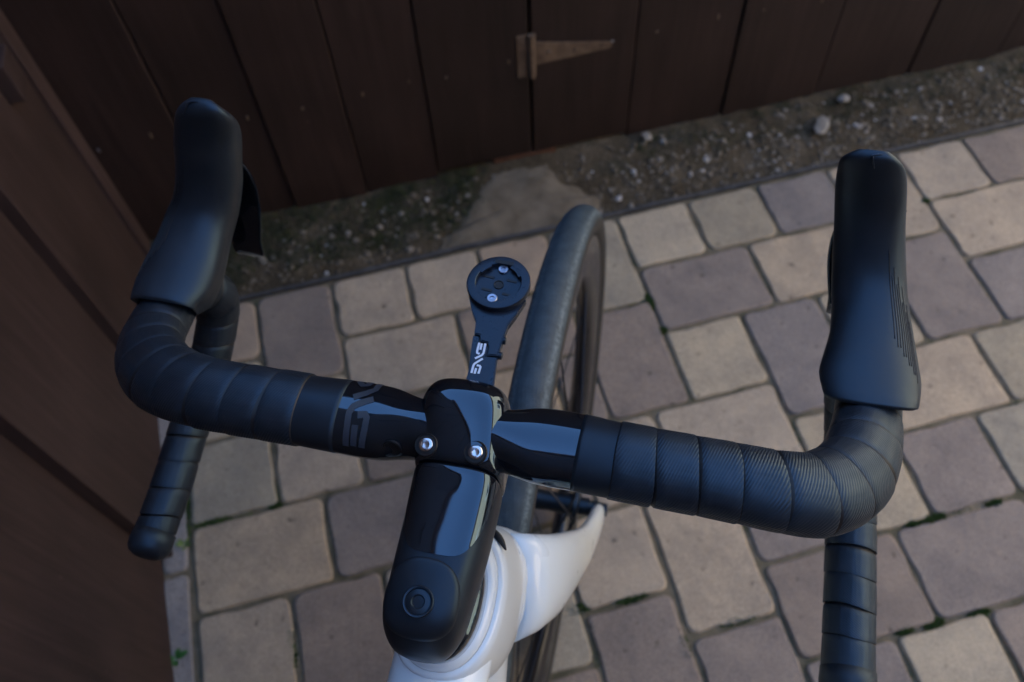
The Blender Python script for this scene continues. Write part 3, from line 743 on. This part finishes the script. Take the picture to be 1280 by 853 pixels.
loft('saddle', [(0, -.90, .952, .06, .012, 2.2, (0, 0, 1)), (0, -.89, .953, .07, .02, 2.4, (0, 0, 1)), (0, -.83, .950, .066, .022, 2.4, (0, 0, 1)), (0, -.77, .947, .040, .020, 2.3, (0, 0, 1)), (0, -.70, .945, .022, .018, 2.2, (0, 0, 1)), (0, -.65, .943, .017, .014, 2.1, (0, 0, 1)), (0, -.64, .94, .008, .007, 2, (0, 0, 1))], 'matte', bike, 28)
lathe('bottom_bracket', [(.018, -.045), (.022, -.043), (.022, .043), (.018, .045)], (0, -.588, .27), (1, 0, 0), 'white_paint', frame)
lathe('chainring', [(.02, 0), (.085, .0), (.092, .0015), (.085, .003), (.02, .003)], (.047, -.588, .27), (1, 0, 0), 'plastic', bike, 48)
for s_ in (-1, 1):
    cr = tube('crank_arm', [(s_ * .058, -.588, .27), (s_ * .068, -.588 + s_ * .08, .27 - s_ * .02), (s_ * .075, -.588 + s_ * .165, .27 - s_ * .045)], lambda t: (.012 - .003 * t, .007), 'plastic', bike, 12)
    box('pedal', s_ * .084, s_ * .14, -.588 + s_ * .165 - .03, -.588 + s_ * .165 + .03, .27 - s_ * .045 - .008, .27 - s_ * .045 + .008, 'plastic', cr, .003)

# ---- headset: white cover ring seam, black spacer under the stem
loft('headset_seam', [(0, -.2444, .8140, .0262, .0398, 2.3), (0, -.2444, .8166, .0262, .0398, 2.3)], 'deepblack', frame, 48)
loft('headset_cover', [(0, -.2446, .8166, .0256, .0392, 2.3), (0, -.2447, .8176, .0264, .0400, 2.3), (0, -.2450, .8200, .0260, .0395, 2.3), (0, -.2456, .8232, .0240, .0372, 2.3), (0, -.2460, .8240, .0215, .034, 2.3)], 'white_paint', frame, 48)
loft('spacer', [(0.001, -.2478, .8236, .0195, .031, 2.3), (0.001, -.248, .8245, .0212, .0335, 2.3), (0.001, -.2495, .8325, .0212, .0335, 2.3), (0.001, -.2515, .8425, .0212, .0335, 2.3), (0.001, -.252, .8465, .0200, .0315, 2.3)], 'gloss', frame, 40)
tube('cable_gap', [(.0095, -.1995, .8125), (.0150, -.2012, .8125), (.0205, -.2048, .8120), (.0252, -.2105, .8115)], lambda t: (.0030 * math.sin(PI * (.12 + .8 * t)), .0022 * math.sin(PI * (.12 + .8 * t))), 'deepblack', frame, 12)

# ---- stem
def stem_pt(sec, a):
    """sec: (y, cx, w, ztop, zbot, e); a: angle, 90deg = top"""
    y, cx, w_, zt, zb, e = sec; c, s_ = math.cos(a), math.sin(a)
    c = math.copysign(abs(c) ** (2 / e), c); s_ = math.copysign(abs(s_) ** (2 / e), s_)
    return Vector((cx + w_ * c, y, (zt + zb) / 2 + (zt - zb) / 2 * s_))
FACE = [(-.1475, -.001, .010, .890, .872, 2.2), (-.149, -.001, .0165, .897, .866, 2.4), (-.1525, -.0008, .0205, .9035, .860, 2.9), (-.158, -.0006, .0232, .9080, .855, 3.1), (-.165, -.0004, .0246, .9093, .851, 3.3), (-.175, .0003, .0250, .9080, .849, 3.3), (-.186, .0010, .0247, .9047, .849, 3.3), (-.1955, .0018, .0238, .9008, .849, 3.3), (-.1978, .0019, .0228, .8985, .850, 3.3)]
BODY = [(-.1990, .0020, .0222, .8968, .850, 3.3), (-.2005, .0020, .0230, .8985, .849, 3.3), (-.212, .0021, .0229, .8960, .849, 3.3), (-.228, .0021, .0224, .8938, .848, 3.3), (-.245, .0016, .0218, .8922, .847, 3.3), (-.258, .0010, .0212, .8908, .846, 3.1), (-.268, .0004, .0206, .8888, .845, 3.2), (-.2755, .0000, .0190, .8850, .845, 2.8), (-.2808, -.0002, .0165, .8785, .846, 2.5), (-.2848, -.0003, .0125, .8705, .848, 2.4), (-.2868, -.0003, .0065, .8640, .852, 2.2)]
def dense(T, k=4):
    out = []
    for i in range(len(T) - 1):
        p0 = T[max(i - 1, 0)]; p1 = T[i]; p2 = T[i + 1]; p3 = T[min(i + 2, len(T) - 1)]
        for j in range(k):
            t = j / k
            out.append(tuple(.5 * (2 * b + (c - a) * t + (2 * a - 5 * b + 4 * c - d) * t * t + (3 * b - a - 3 * c + d) * t ** 3) for a, b, c, d in zip(p0, p1, p2, p3)))
    out.append(T[-1]); return out
def stem_loft(name, T, m, parent, n=48):
    R = [[stem_pt(s_, 2 * PI * k / n) for k in range(n)] for s_ in dense(T)]
    V, F = rings(R); o = obj(name, V, F, m, parent); return o
stem = stem_loft('stem', BODY, 'matte', bike)
face = stem_loft('face_plate', FACE, 'gloss', stem)
loft('stem_core', [(.0016, -.1965, .874, .021, .022, 3, (0, 0, 1)), (.002, -.2005, .874, .021, .022, 3, (0, 0, 1))], 'deepblack', stem, 32)
# glossy lacquered shield on the front of the stem body
DB = dense(BODY)
def body_at(y):
    for a, b in zip(DB, DB[1:]):
        if b[0] <= y <= a[0]:
            t = (a[0] - y) / (a[0] - b[0]); return tuple(p + (q_ - p) * t for p, q_ in zip(a, b))
    return DB[0] if y > DB[0][0] else DB[-1]
V, F = [], []; NA, NL = 40, 26
for i in range(NA + 1):
    u = -1 + 2 * i / NA; a = PI / 2 - u * 1.28
    yend = -.2435 + .040 * abs(u) ** 2.6 * (1 if u > 0 else .92)
    for j in range(NL + 1):
        y = -.1999 + (yend + .1999) * j / NL
        sc = body_at(y); p = stem_pt(sc, a); c0 = Vector((sc[1], y, (sc[3] + sc[4]) / 2))
        V.append(p + (p - c0).normalized() * .00025)
for i in range(NA):
    for j in range(NL): k = i * (NL + 1) + j; F.append((k, k + NL + 1, k + NL + 2, k + 1))
obj('lacquer_panel', V, F, 'gloss', stem)
# round-ended top cap, following the stem top
capc = Vector((.0002, -.2655, 0)); V = []; F = []; RN, AN = 8, 56
def cap_r(a):
    # rounded shield: half circle forward, slightly longer rearward
    c, s_ = math.cos(a), math.sin(a)
    return (.0175 * c if True else 0, (.0185 if s_ > 0 else .0205) * s_ )
def top_z(x, y):
    sc = body_at(y); u = min(.999, abs((x - sc[1]) / sc[2])); return (sc[3] + sc[4]) / 2 + (sc[3] - sc[4]) / 2 * (1 - u ** sc[5]) ** (1 / sc[5])
prof_ = [(0, .0022), (.3, .0021), (.6, .0020), (.85, .0018), (.95, .0014), (.985, .0006), (1.0, -.0006)]
for f_, dz in prof_:
    for k in range(AN):
        a = 2 * PI * k / AN; e = 2.5; c, s_ = math.cos(a), math.sin(a)
        x = .0186 * math.copysign(abs(c) ** (2 / e), c) * f_; y = (.0200 if s_ > 0 else .0168) * math.copysign(abs(s_) ** (2 / e), s_) * f_
        X, Y = capc.x + x, capc.y + y
        sc = body_at(Y); V.append((X, Y, top_z(X, Y) * .55 + (.8895 + (Y + .2655) * .16 - 6 * (X - capc.x) ** 2) * .45 + dz * .8))
for i in range(len(prof_) - 1):
    for k in range(AN): j = (k + 1) % AN; F.append((i * AN + k, i * AN + j, (i + 1) * AN + j, (i + 1) * AN + k))
tcap = obj('top_cap', V, F, 'matte', stem)
nrm = Vector((0, -.16, 1)).normalized()
cz = Vector((.0002, -.2668, .8906))
lathe('cap_bolt', [(.0074, -.002), (.0076, .0012), (.0072, .0017), (.0064, .0015), (.0061, .0007), (.0058, .0009), (.0034, .0012), (.0030, .0009), (.0024, -.0008), (.0005, -.001)], cz, nrm, 'plastic', tcap, 40)
# clamp bolts in dark wells
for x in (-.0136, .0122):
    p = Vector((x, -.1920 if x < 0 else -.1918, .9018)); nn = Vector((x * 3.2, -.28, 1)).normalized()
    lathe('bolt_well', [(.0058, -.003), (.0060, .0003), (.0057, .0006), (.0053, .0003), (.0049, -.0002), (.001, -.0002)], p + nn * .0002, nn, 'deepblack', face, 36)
    bt = lathe('clamp_bolt', [(.0036, -.001), (.0036, .0012), (.0030, .0017), (.0022, .0018), (.0019, .0014), (.0016, .0003), (.0004, .0001)], p + nn * .0003, nn, 'steel', face, 6 * 6)

# ---- handlebar
RB = [(0.012,-.1768,.888),(.0290,-.1766,.888),(.0439,-.1763,.888),(.0616,-.1765,.888),(.0797,-.1776,.888),(.1047,-.1780,.887),(.1245,-.1780,.886),(.1434,-.1782,.885),(.1640,-.1777,.882),(.1860,-.1720,.8740),(.2046,-.1537,.862),(.2145,-.1292,.851),(.2193,-.1034,.841),(.2222,-.0790,.833),(.2230,-.0590,.820),
      (.2240,-.0470,.800),(.2275,-.0470,.775),(.2330,-.0610,.750),(.2385,-.0900,.728),(.2424,-.1230,.716),(.2427,-.1667,.712),(.2425,-.2165,.709),(.2424,-.228,.7085)]
LB = [(-.012,-.1785,.888),(-.0341,-.1779,.888),(-.0613,-.1773,.888),(-.0875,-.1773,.888),(-.1226,-.1765,.887),(-.1535,-.1743,.884),(-.1827,-.1650,.8740),(-.2050,-.1490,.862),(-.2185,-.1295,.851),(-.2255,-.1060,.8405),(-.2290,-.0830,.832),(-.2290,-.0650,.816),
      (-.2270,-.0570,.797),(-.2320,-.0600,.772),(-.2390,-.0850,.745),(-.2445,-.1180,.727),(-.2455,-.1500,.718),(-.2446,-.1800,.713),(-.2443,-.2140,.709),(-.2443,-.2235,.7085)]
bar = {}
SEC = [(0, .0160, .0160), (.012, .0158, .0168), (.030, .0144, .0208), (.052, .0144, .0210), (.08, .0150, .0200), (.14, .0158, .0198), (.18, .0165, .0212), (.225, .0165, .0208), (.26, .0162, .0185), (.33, .0155, .0165), (.6, .0152, .0152)]  # s, vertical, fore-aft
def surf(side, s_, a, off=0.):
    P = bar[side]; p, T, N, B = P.at(s_); rv, rf_ = lerp_tab(SEC, s_)
    if side < 0 and s_ > .28: k_ = 1 - .13 * min(1, (s_ - .28) / .08); rv *= k_; rf_ *= k_
    sg = 1 if side > 0 else -1
    return p + N * ((rv + off) * math.sin(a)) + B * ((rf_ + off) * math.cos(a))
def sec_part(name, side, s0, s1, off0, m, parent, ns=30, n=40, cap=True, off1=None):
    R = []
    for i in range(ns + 1):
        t = i / ns; s_ = s0 + (s1 - s0) * t
        R.append([surf(side, s_, 2 * PI * k / n, off0) for k in range(n)])
    V, F = rings(R, cap); return obj(name, V, F, m, parent)
bar[1] = Path(RB, 10); bar[-1] = Path(LB, 10)
hb = None
# the bare bar: one mesh from the left matte band to the right one
R = []
for i in range(40, -1, -1): R.append([surf(-1, .060 * i / 40, PI - 2 * PI * k / 44, 0) for k in range(44)])
for i in range(41): R.append([surf(1, .0535 * i / 40, 2 * PI * k / 44, 0) for k in range(44)])
R2 = []
for r_ in R:
    R2.append(r_)
V, F = rings(R2); hb = obj('handlebar', V, F, 'gloss', bike)
TS = {1: .0685, -1: .0755}         # where the tape starts
for side, s0 in ((1, .0500), (-1, .0530)):
    sec_part('matte_band', side, s0, TS[side] + .006, .00012, 'matte', hb, 10, 44)
    sec_part('bar_core', side, TS[side] + .004, bar[side].len - .004, -.0016, 'plastic', hb, 90, 20)
# tape: overlapping wraps, each its own strip
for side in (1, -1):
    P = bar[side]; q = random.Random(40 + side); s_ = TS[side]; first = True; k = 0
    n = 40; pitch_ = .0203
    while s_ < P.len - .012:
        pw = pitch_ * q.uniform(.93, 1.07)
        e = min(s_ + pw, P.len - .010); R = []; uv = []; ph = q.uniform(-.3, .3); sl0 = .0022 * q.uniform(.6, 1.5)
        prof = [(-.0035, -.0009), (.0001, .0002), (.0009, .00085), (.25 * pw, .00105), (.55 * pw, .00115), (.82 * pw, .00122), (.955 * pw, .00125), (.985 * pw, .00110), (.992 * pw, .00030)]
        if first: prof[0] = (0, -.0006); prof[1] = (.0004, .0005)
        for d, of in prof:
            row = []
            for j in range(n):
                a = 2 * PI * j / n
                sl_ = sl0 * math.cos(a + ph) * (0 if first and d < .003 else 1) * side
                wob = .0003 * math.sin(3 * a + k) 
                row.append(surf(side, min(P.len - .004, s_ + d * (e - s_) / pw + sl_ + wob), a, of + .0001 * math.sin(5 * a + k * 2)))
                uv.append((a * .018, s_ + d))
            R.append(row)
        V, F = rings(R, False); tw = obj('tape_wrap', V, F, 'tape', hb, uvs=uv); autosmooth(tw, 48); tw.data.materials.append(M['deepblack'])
        for fi, pl in enumerate(tw.data.polygons): pl.material_index = 1 if fi < 2 * n else 0  # first rows painted black as the shadow gap at each wrap edge
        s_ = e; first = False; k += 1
    # bar end plug
    p, T, N, B = P.at(P.len); pr = []
    for d, r in ((-.012, .0150), (-.0115, .0172), (-.003, .0176), (.0015, .0170), (.005, .0145), (.0072, .0095), (.0078, .003)): r *= (.88 if side < 0 else 1); pr.append([p + T * d + N * (r * math.sin(2 * PI * j / 28)) + B * (r * math.cos(2 * PI * j / 28)) for j in range(28)])
    V, F = rings(pr); obj('end_plug', V, F, 'rubber', hb)

# logo strokes laid on a surface
def stroke(name, fn, pts, wd, m, parent, step=.002):
    """pts: polyline in (s, t) metres on the surface; fn(s,t)->point"""
    V, F = [], []; P2 = []
    for a, b in zip(pts, pts[1:]):
        L = math.hypot(b[0] - a[0], b[1] - a[1]); n_ = max(1, int(L / step))
        for i in range(n_): P2.append((a[0] + (b[0] - a[0]) * i / n_, a[1] + (b[1] - a[1]) * i / n_))
    P2.append(pts[-1])
    for i, p in enumerate(P2):
        a, b = P2[max(i - 1, 0)], P2[min(i + 1, len(P2) - 1)]; dx, dy = b[0] - a[0], b[1] - a[1]; L = math.hypot(dx, dy) or 1
        nx, ny = -dy / L * wd / 2, dx / L * wd / 2
        for f_ in (-1, -.33, .33, 1): V.append(fn(p[0] + nx * f_, p[1] + ny * f_))
    for i in range(len(P2) - 1):
        for j in range(3): F.append((4 * i + j, 4 * i + j + 1, 4 * i + j + 5, 4 * i + j + 4))
    return obj(name, V, F, m, parent)
KA = .0178
def barfn(s_, t): return surf(-1, s_, t / KA, .00022)
# left bar logo, running around the bar: (distance from the stem, angle round the bar)
LG = [[(.0450, 2.698), (.0456, 2.078), (.0464, 1.755), (.0455, 1.578), (.0428, 1.467), (.0362, 1.262)], [(.0407, 2.651), (.0414, 2.031)], [(.0362, 2.658), (.0359, 2.112), (.0362, 1.814), (.0378, 1.717), (.0415, 1.773)],
      [(.0471, 1.311), (.0413, 1.106), (.0376, .896), (.0378, .54), (.0377, .25)], [(.0437, .25), (.0430, .687), (.0459, .785), (.0491, .514)]]
for st_ in LG: stroke('logo_stroke', barfn, [(p_, q_ * KA) for p_, q_ in st_], .0034, 'print_grey', hb, .0012)

# cable port at the rear of the bar on the left
p = surf(-1, .020, PI / 2 + 1.05, 0); c0 = bar[-1].at(.020)[0]; nn = (p - c0).normalized()
lathe('cable_port', [(.0048, -.001), (.0050, .0004), (.0045, .0007), (.0038, .0002), (.001, .0001)], p, nn, 'deepblack', hb, 24)

# ---- brake hoods and levers
RH = [(.2172,.0248,-.1100,.8640),(.2172,.0262,-.1090,.8652),(.2167,.0285,-.0918,.8655),(.2173,.0269,-.0760,.8660),(.2179,.0245,-.0605,.8670),(.2167,.0231,-.0462,.8700),(.2143,.0222,-.0335,.8760),(.2114,.0214,-.0238,.8860),(.2084,.0205,-.0160,.8980),(.2048,.0200,-.0105,.9120),(.2012,.0198,-.0084,.9260),(.1981,.0188,-.0083,.9380),(.1954,.0168,-.0080,.9445),(.1942,.0130,-.0066,.9482),(.1943,.0058,-.0020,.9496)]
LH = [(-.2215,.0224,-.1070,.8640),(-.2215,.0236,-.1058,.8652),(-.2213,.0262,-.0963,.8655),(-.2213,.0266,-.0790,.8670),(-.2210,.0248,-.0618,.8700),(-.2193,.0227,-.0460,.8770),(-.2139,.0214,-.0372,.8880),(-.2085,.0211,-.0313,.9050),(-.2051,.0208,-.0268,.9200),(-.2001,.0202,-.0245,.9340),(-.1964,.0193,-.0245,.9430),(-.1945,.0170,-.0230,.9462),(-.1934,.0130,-.0196,.9500),(-.1938,.0058,-.0128,.9498)]
FRT = [(-.078,.822),(-.077,.819),(-.068,.812),(-.060,.806),(-.046,.804),(-.030,.806),(-.012,.814),(.006,.830),(.018,.850),(.025,.872),(.027,.890),(.0245,.906),(.0150,.924),(.0075,.9345),(.0028,.9440)]
def hood(side, H, dy):
    k = len(H); R = []; n = 44
    Hd = dense([tuple(h) for h in H], 3); Fd = dense(FRT[:k] if k == len(FRT) else [FRT[0]] + FRT[2:], 3)
    for (cx, hw, y, z), (fy, fz) in zip(Hd, Fd):
        T = Vector((cx, y, z)); Fp = Vector((cx, fy + dy, fz)); d = T - Fp; L = d.length; up_ = d.normalized(); c = T - up_ * (.30 * L)
        row = []
        for j in range(n):
            a = 2 * PI * j / n; e = 2.35; ca, sa = math.cos(a), math.sin(a)
            ca = math.copysign(abs(ca) ** (2 / e), ca); sa = math.copysign(abs(sa) ** (2 / e), sa)
            p = c + Vector((hw * ca * (1 if sa > 0 else 1 - .18 * sa * sa), 0, 0)) + up_ * (L * (.30 if sa > 0 else .70) * sa)
            p.x += side * .24 * max(0, z - .010 - p.z)
            row.append(p)
        R.append(row)
    # tuck the base edge inwards: a rolled lip
    cb = Vector((H[0][0], H[0][2] + .010, .842)); bk = Vector((0, -1, 0))
    lip0 = [[p + (cb - p) * .035 + bk * .0011 for p in R[0]], [p + (cb - p) * .008 + bk * .0006 for p in R[0]]]
    lip = [[p + (cb - p) * .16 - bk * .006 for p in R[0]], [p + (cb - p) * .085 + bk * .0009 for p in R[0]]]
    V, F = rings(lip + lip0 + R, True)
    h = obj('brake_hood', V, F, 'rubber', bike)
    vg = h.vertex_groups.new(name='tip'); nr = len(R) + 4
    for i_ in range(nr - 15, nr): vg.add(list(range(i_ * n, (i_ + 1) * n)), min(1, (i_ - nr + 16) / 6), 'REPLACE')
    add_mod(h, 'SMOOTH', factor=.5, iterations=16, vertex_group='tip')
    # fine moulded ribs on the outer flank
    cx = [r for r in Hd]
    for i in range(10):
        u0 = .30 + .055 * i; r_ = []
        a0 = (.55 + .075 * i) if side > 0 else (PI - .55 - .075 * i)
        i0, i1 = 6 + i // 2 + (i % 2), 15 + (i * 2) // 3 + (2 if i % 2 else 0)
        pts = []
        for t in range(i0, min(i1, len(R) - 4)):
            j = a0 / (2 * PI) * n; j0 = int(j) % n; f_ = j - int(j); p = R[t][j0].lerp(R[t][(j0 + 1) % n], f_); c = sum(R[t], Vector()) / n
            pts.append(p + (p - c).normalized() * .0001)
        if len(pts) > 2: tube('grip_rib', pts, .00024, 'deepblack', h, 6, 2)
    return h, R
def nose_mark(h, side, top):
    c = Vector(top); V = []
    tube('nose_mark', [c + Vector((-.0015, -.008, -.0015)), c + Vector((-.0015, -.003, .0006)), c + Vector((.001, .0, .0010)), c + Vector((.005, .001, .0004))], lambda t: .0006 * (1 - .6 * t), 'print_grey', h, 6, 4)
for side, H, dy in ((1, RH, 0), (-1, LH, -.016)):
    h, R = hood(side, H, dy); k = len(R); tp = [R[i][11 + (2 if side < 0 else 0)] for i in range(k - 9, k - 3)]
    tube('nose_mark', [p + Vector((-.001, 0, .0002)) for p in tp] + [tp[-1] + Vector((.003, .0015, .0001)), tp[-1] + Vector((.0065, .0022, -.0008))], lambda t: .0006 * (.4 + .6 * math.sin(PI * t)), 'anod', h, 6, 3)
def lever(side, x0, y0):
    sg = side
    # blade: starts under the hood nose, sweeps down and slightly back, curled section
    pts = [(x0, y0 + .012, .905), (x0 - sg * .000, y0 + .026, .885), (x0 + sg * .001, y0 + .030, .860), (x0 + sg * .002, y0 + .026, .835), (x0 + sg * .004, y0 + .020, .810), (x0 + sg * .007, y0 + .018, .790), (x0 + sg * .009, y0 + .022, .776)]
    P = Path(pts, 6, (0, 1, 0)); R = []
    for i, s_ in enumerate(P.s):
        t = s_ / P.len; wd = .0125 + .010 * math.sin(PI * min(1, t * 1.25)) ** 1.2 * .7; th = .0042 - .0015 * t
        if t > .92: wd *= max(.25, 1 - (t - .92) * 8)
        p = P.p[i]; T = P.fr[i][0]; X = Vector((1, 0, 0)); Nn = T.cross(X).normalized()
        row = []
        for j in range(20):
            a = 2 * PI * j / 20; u = math.cos(a); row.append(p + X * (wd * u) + Nn * (th * math.sin(a) + .35 * wd * u * u * (1 if Nn.y < 0 else -1)))
        R.append(row)
    V, F = rings(R); return obj('brake_lever', V, F, 'gloss', bike)
lever(1, .2125, -.010)
lever(-1, -.2125, -.024)

# ---- computer mount in front of the stem
MZ = .896
mc = Vector((.0001, -.0822, MZ))
def Mo(x, y, z=0.): return Vector((x, y, MZ + z))
mount = lathe('computer_mount', [(.0160, -.0062), (.0180, -.0055), (.0185, -.004), (.0186, -.001), (.0182, -.0002), (.0174, .0000), (.0136, .0000), (.0132, -.0003), (.0132, -.0032), (.002, -.0033)], mc, (0, 0, 1), 'anod', bike, 64)
# bayonet notch at front, slots, tabs
for k, (x, y, wx, wy, rz) in enumerate(((-.0066, .0046, .0062, .0015, -.12), (.0070, .0036, .0060, .0015, -.12), (-.0062, -.0046, .0062, .0015, -.12), (.0062, -.0062, .0058, .0015, -.12))):
    bm = box_bm(-wx / 2, wx / 2, -wy / 2, wy / 2, 0, .0004); o = bmobj('slot', bm, 'deepblack', mount); o.location = mc + Vector((x, y, -.0033)); o.rotation_euler = (0, 0, rz)
for a0, a1 in ((.45, 1.15), (2.1, 2.7), (3.5, 4.3), (5.2, 5.9)):
    V, F = [], []; n = 10
    for i in range(n + 1):
        a = a0 + (a1 - a0) * i / n
        for r, z in ((.0136, -.0001), (.0118, -.0001), (.0118, -.0012), (.0136, -.0012)): V.append(mc + Vector((r * math.cos(a), r * math.sin(a), z)))
    for i in range(n):
        for j in range(4): F.append((4 * i + j, 4 * i + (j + 1) % 4, 4 * (i + 1) + (j + 1) % 4, 4 * (i + 1) + j))
    F += [(3, 2, 1, 0), (4 * n, 4 * n + 1, 4 * n + 2, 4 * n + 3)]
    obj('bayonet_tab', V, F, 'anod', mount, smooth=False)
bm = box_bm(-.0056, .0056, .0128, .0152, -.0002, .0002); o = bmobj('notch', bm, 'deepblack', mount); o.location = mc; o.rotation_euler = (0, 0, -.06)
lathe('centre_hole', [(.0030, -.0034), (.0030, -.0027), (.0025, -.0027), (.0023, -.0031), (.0004, -.0032)], mc, (0, 0, 1), 'deepblack', mount, 28)
for x, y, dz in ((.0006, .0108, .0), (-.0012, -.0118, .0021)):
    lathe('mount_screw', [(.0030, -.0034), (.0030, -.0022), (.0027, -.0019), (.0014, -.0020), (.0012, -.0028), (.0003, -.0029)], mc + Vector((x, y, dz)), (0, 0, 1), 'steel_dull', mount, 28)
def plate(name, poly, z0, z1, m, parent, bev=.0006):
    bm = bmesh.new(); vs_ = [bm.verts.new((x, y, MZ + z1)) for x, y in poly]; f = bm.faces.new(vs_); bm.normal_update()
    if f.normal.z < 0: f.normal_flip()
    r_ = bmesh.ops.extrude_face_region(bm, geom=[f]); 
    for v in [g for g in r_['geom'] if isinstance(g, bmesh.types.BMVert)]: v.co.z = MZ + z0
    bmesh.ops.recalc_face_normals(bm, faces=bm.faces[:])
    bmesh.ops.bevel(bm, geom=[e for e in bm.edges if abs((e.verts[0].co - e.verts[1].co).z) < 1e-6], offset=bev, segments=2, affect='EDGES')
    return bmobj(name, bm, m, parent)
# upper arm fork of the mount, flaring into the disc
plate('mount_arm', [(-.0165, -.0900), (-.0120, -.1010), (-.0078, -.1080), (-.0068, -.1165), (-.0034, -.1168), (-.0022, -.1205), (.0020, -.1212), (.0034, -.1240), (.0034, -.1290), (.0092, -.1285), (.0098, -.1180), (.0108, -.1080), (.0140, -.1000), (.0175, -.0890), (.0, -.0850)], -.0098, -.0042, 'anod', mount)
lower = plate('mount_bracket', [(-.0072, -.1175), (-.0040, -.1178), (-.0028, -.1216), (.0014, -.1222), (.0027, -.1246), (.0027, -.1300), (.0090, -.1296), (.0096, -.1360), (.0112, -.1520), (-.0050, -.1520), (-.0046, -.1400), (-.0066, -.1250)], -.0098, -.0044, 'anod', mount)
for y in (-.117, -.127):
    lathe('pivot_bolt', [(.0022, 0), (.0022, .0018), (.0017, .0022), (.0004, .0022)], (.0092, y, MZ - .0070), (1, 0, 0), 'anod', mount, 16)
# white lettering on the bracket
def letfn(x, y): return Vector((x, y, MZ - .00418))
for st_ in [[(-.00262, -.12204), (-.00262, -.12754), (-.00234, -.12879), (-.00084, -.1291)], [(-.00118, -.12236), (-.00105, -.12643)], [(.00086, -.12201), (.00113, -.12822), (.0006, -.12972), (-.00278, -.13241)],
            [(.00155, -.13179), (-.00217, -.13559), (-.00261, -.13693), (-.00261, -.14176)], [(-.00085, -.13651), (.00084, -.13657), (.00146, -.13728), (.00122, -.14154)], [(-.00077, -.13831), (-.00080, -.1419)]]:
    stroke('letter_stroke', letfn, st_, .00125, 'print_white', lower, .0007)
plate('mount_core', [(-.0060, -.114), (.0085, -.114), (.0080, -.134), (-.0055, -.134)], -.0092, -.0068, 'deepblack', mount, .0003)
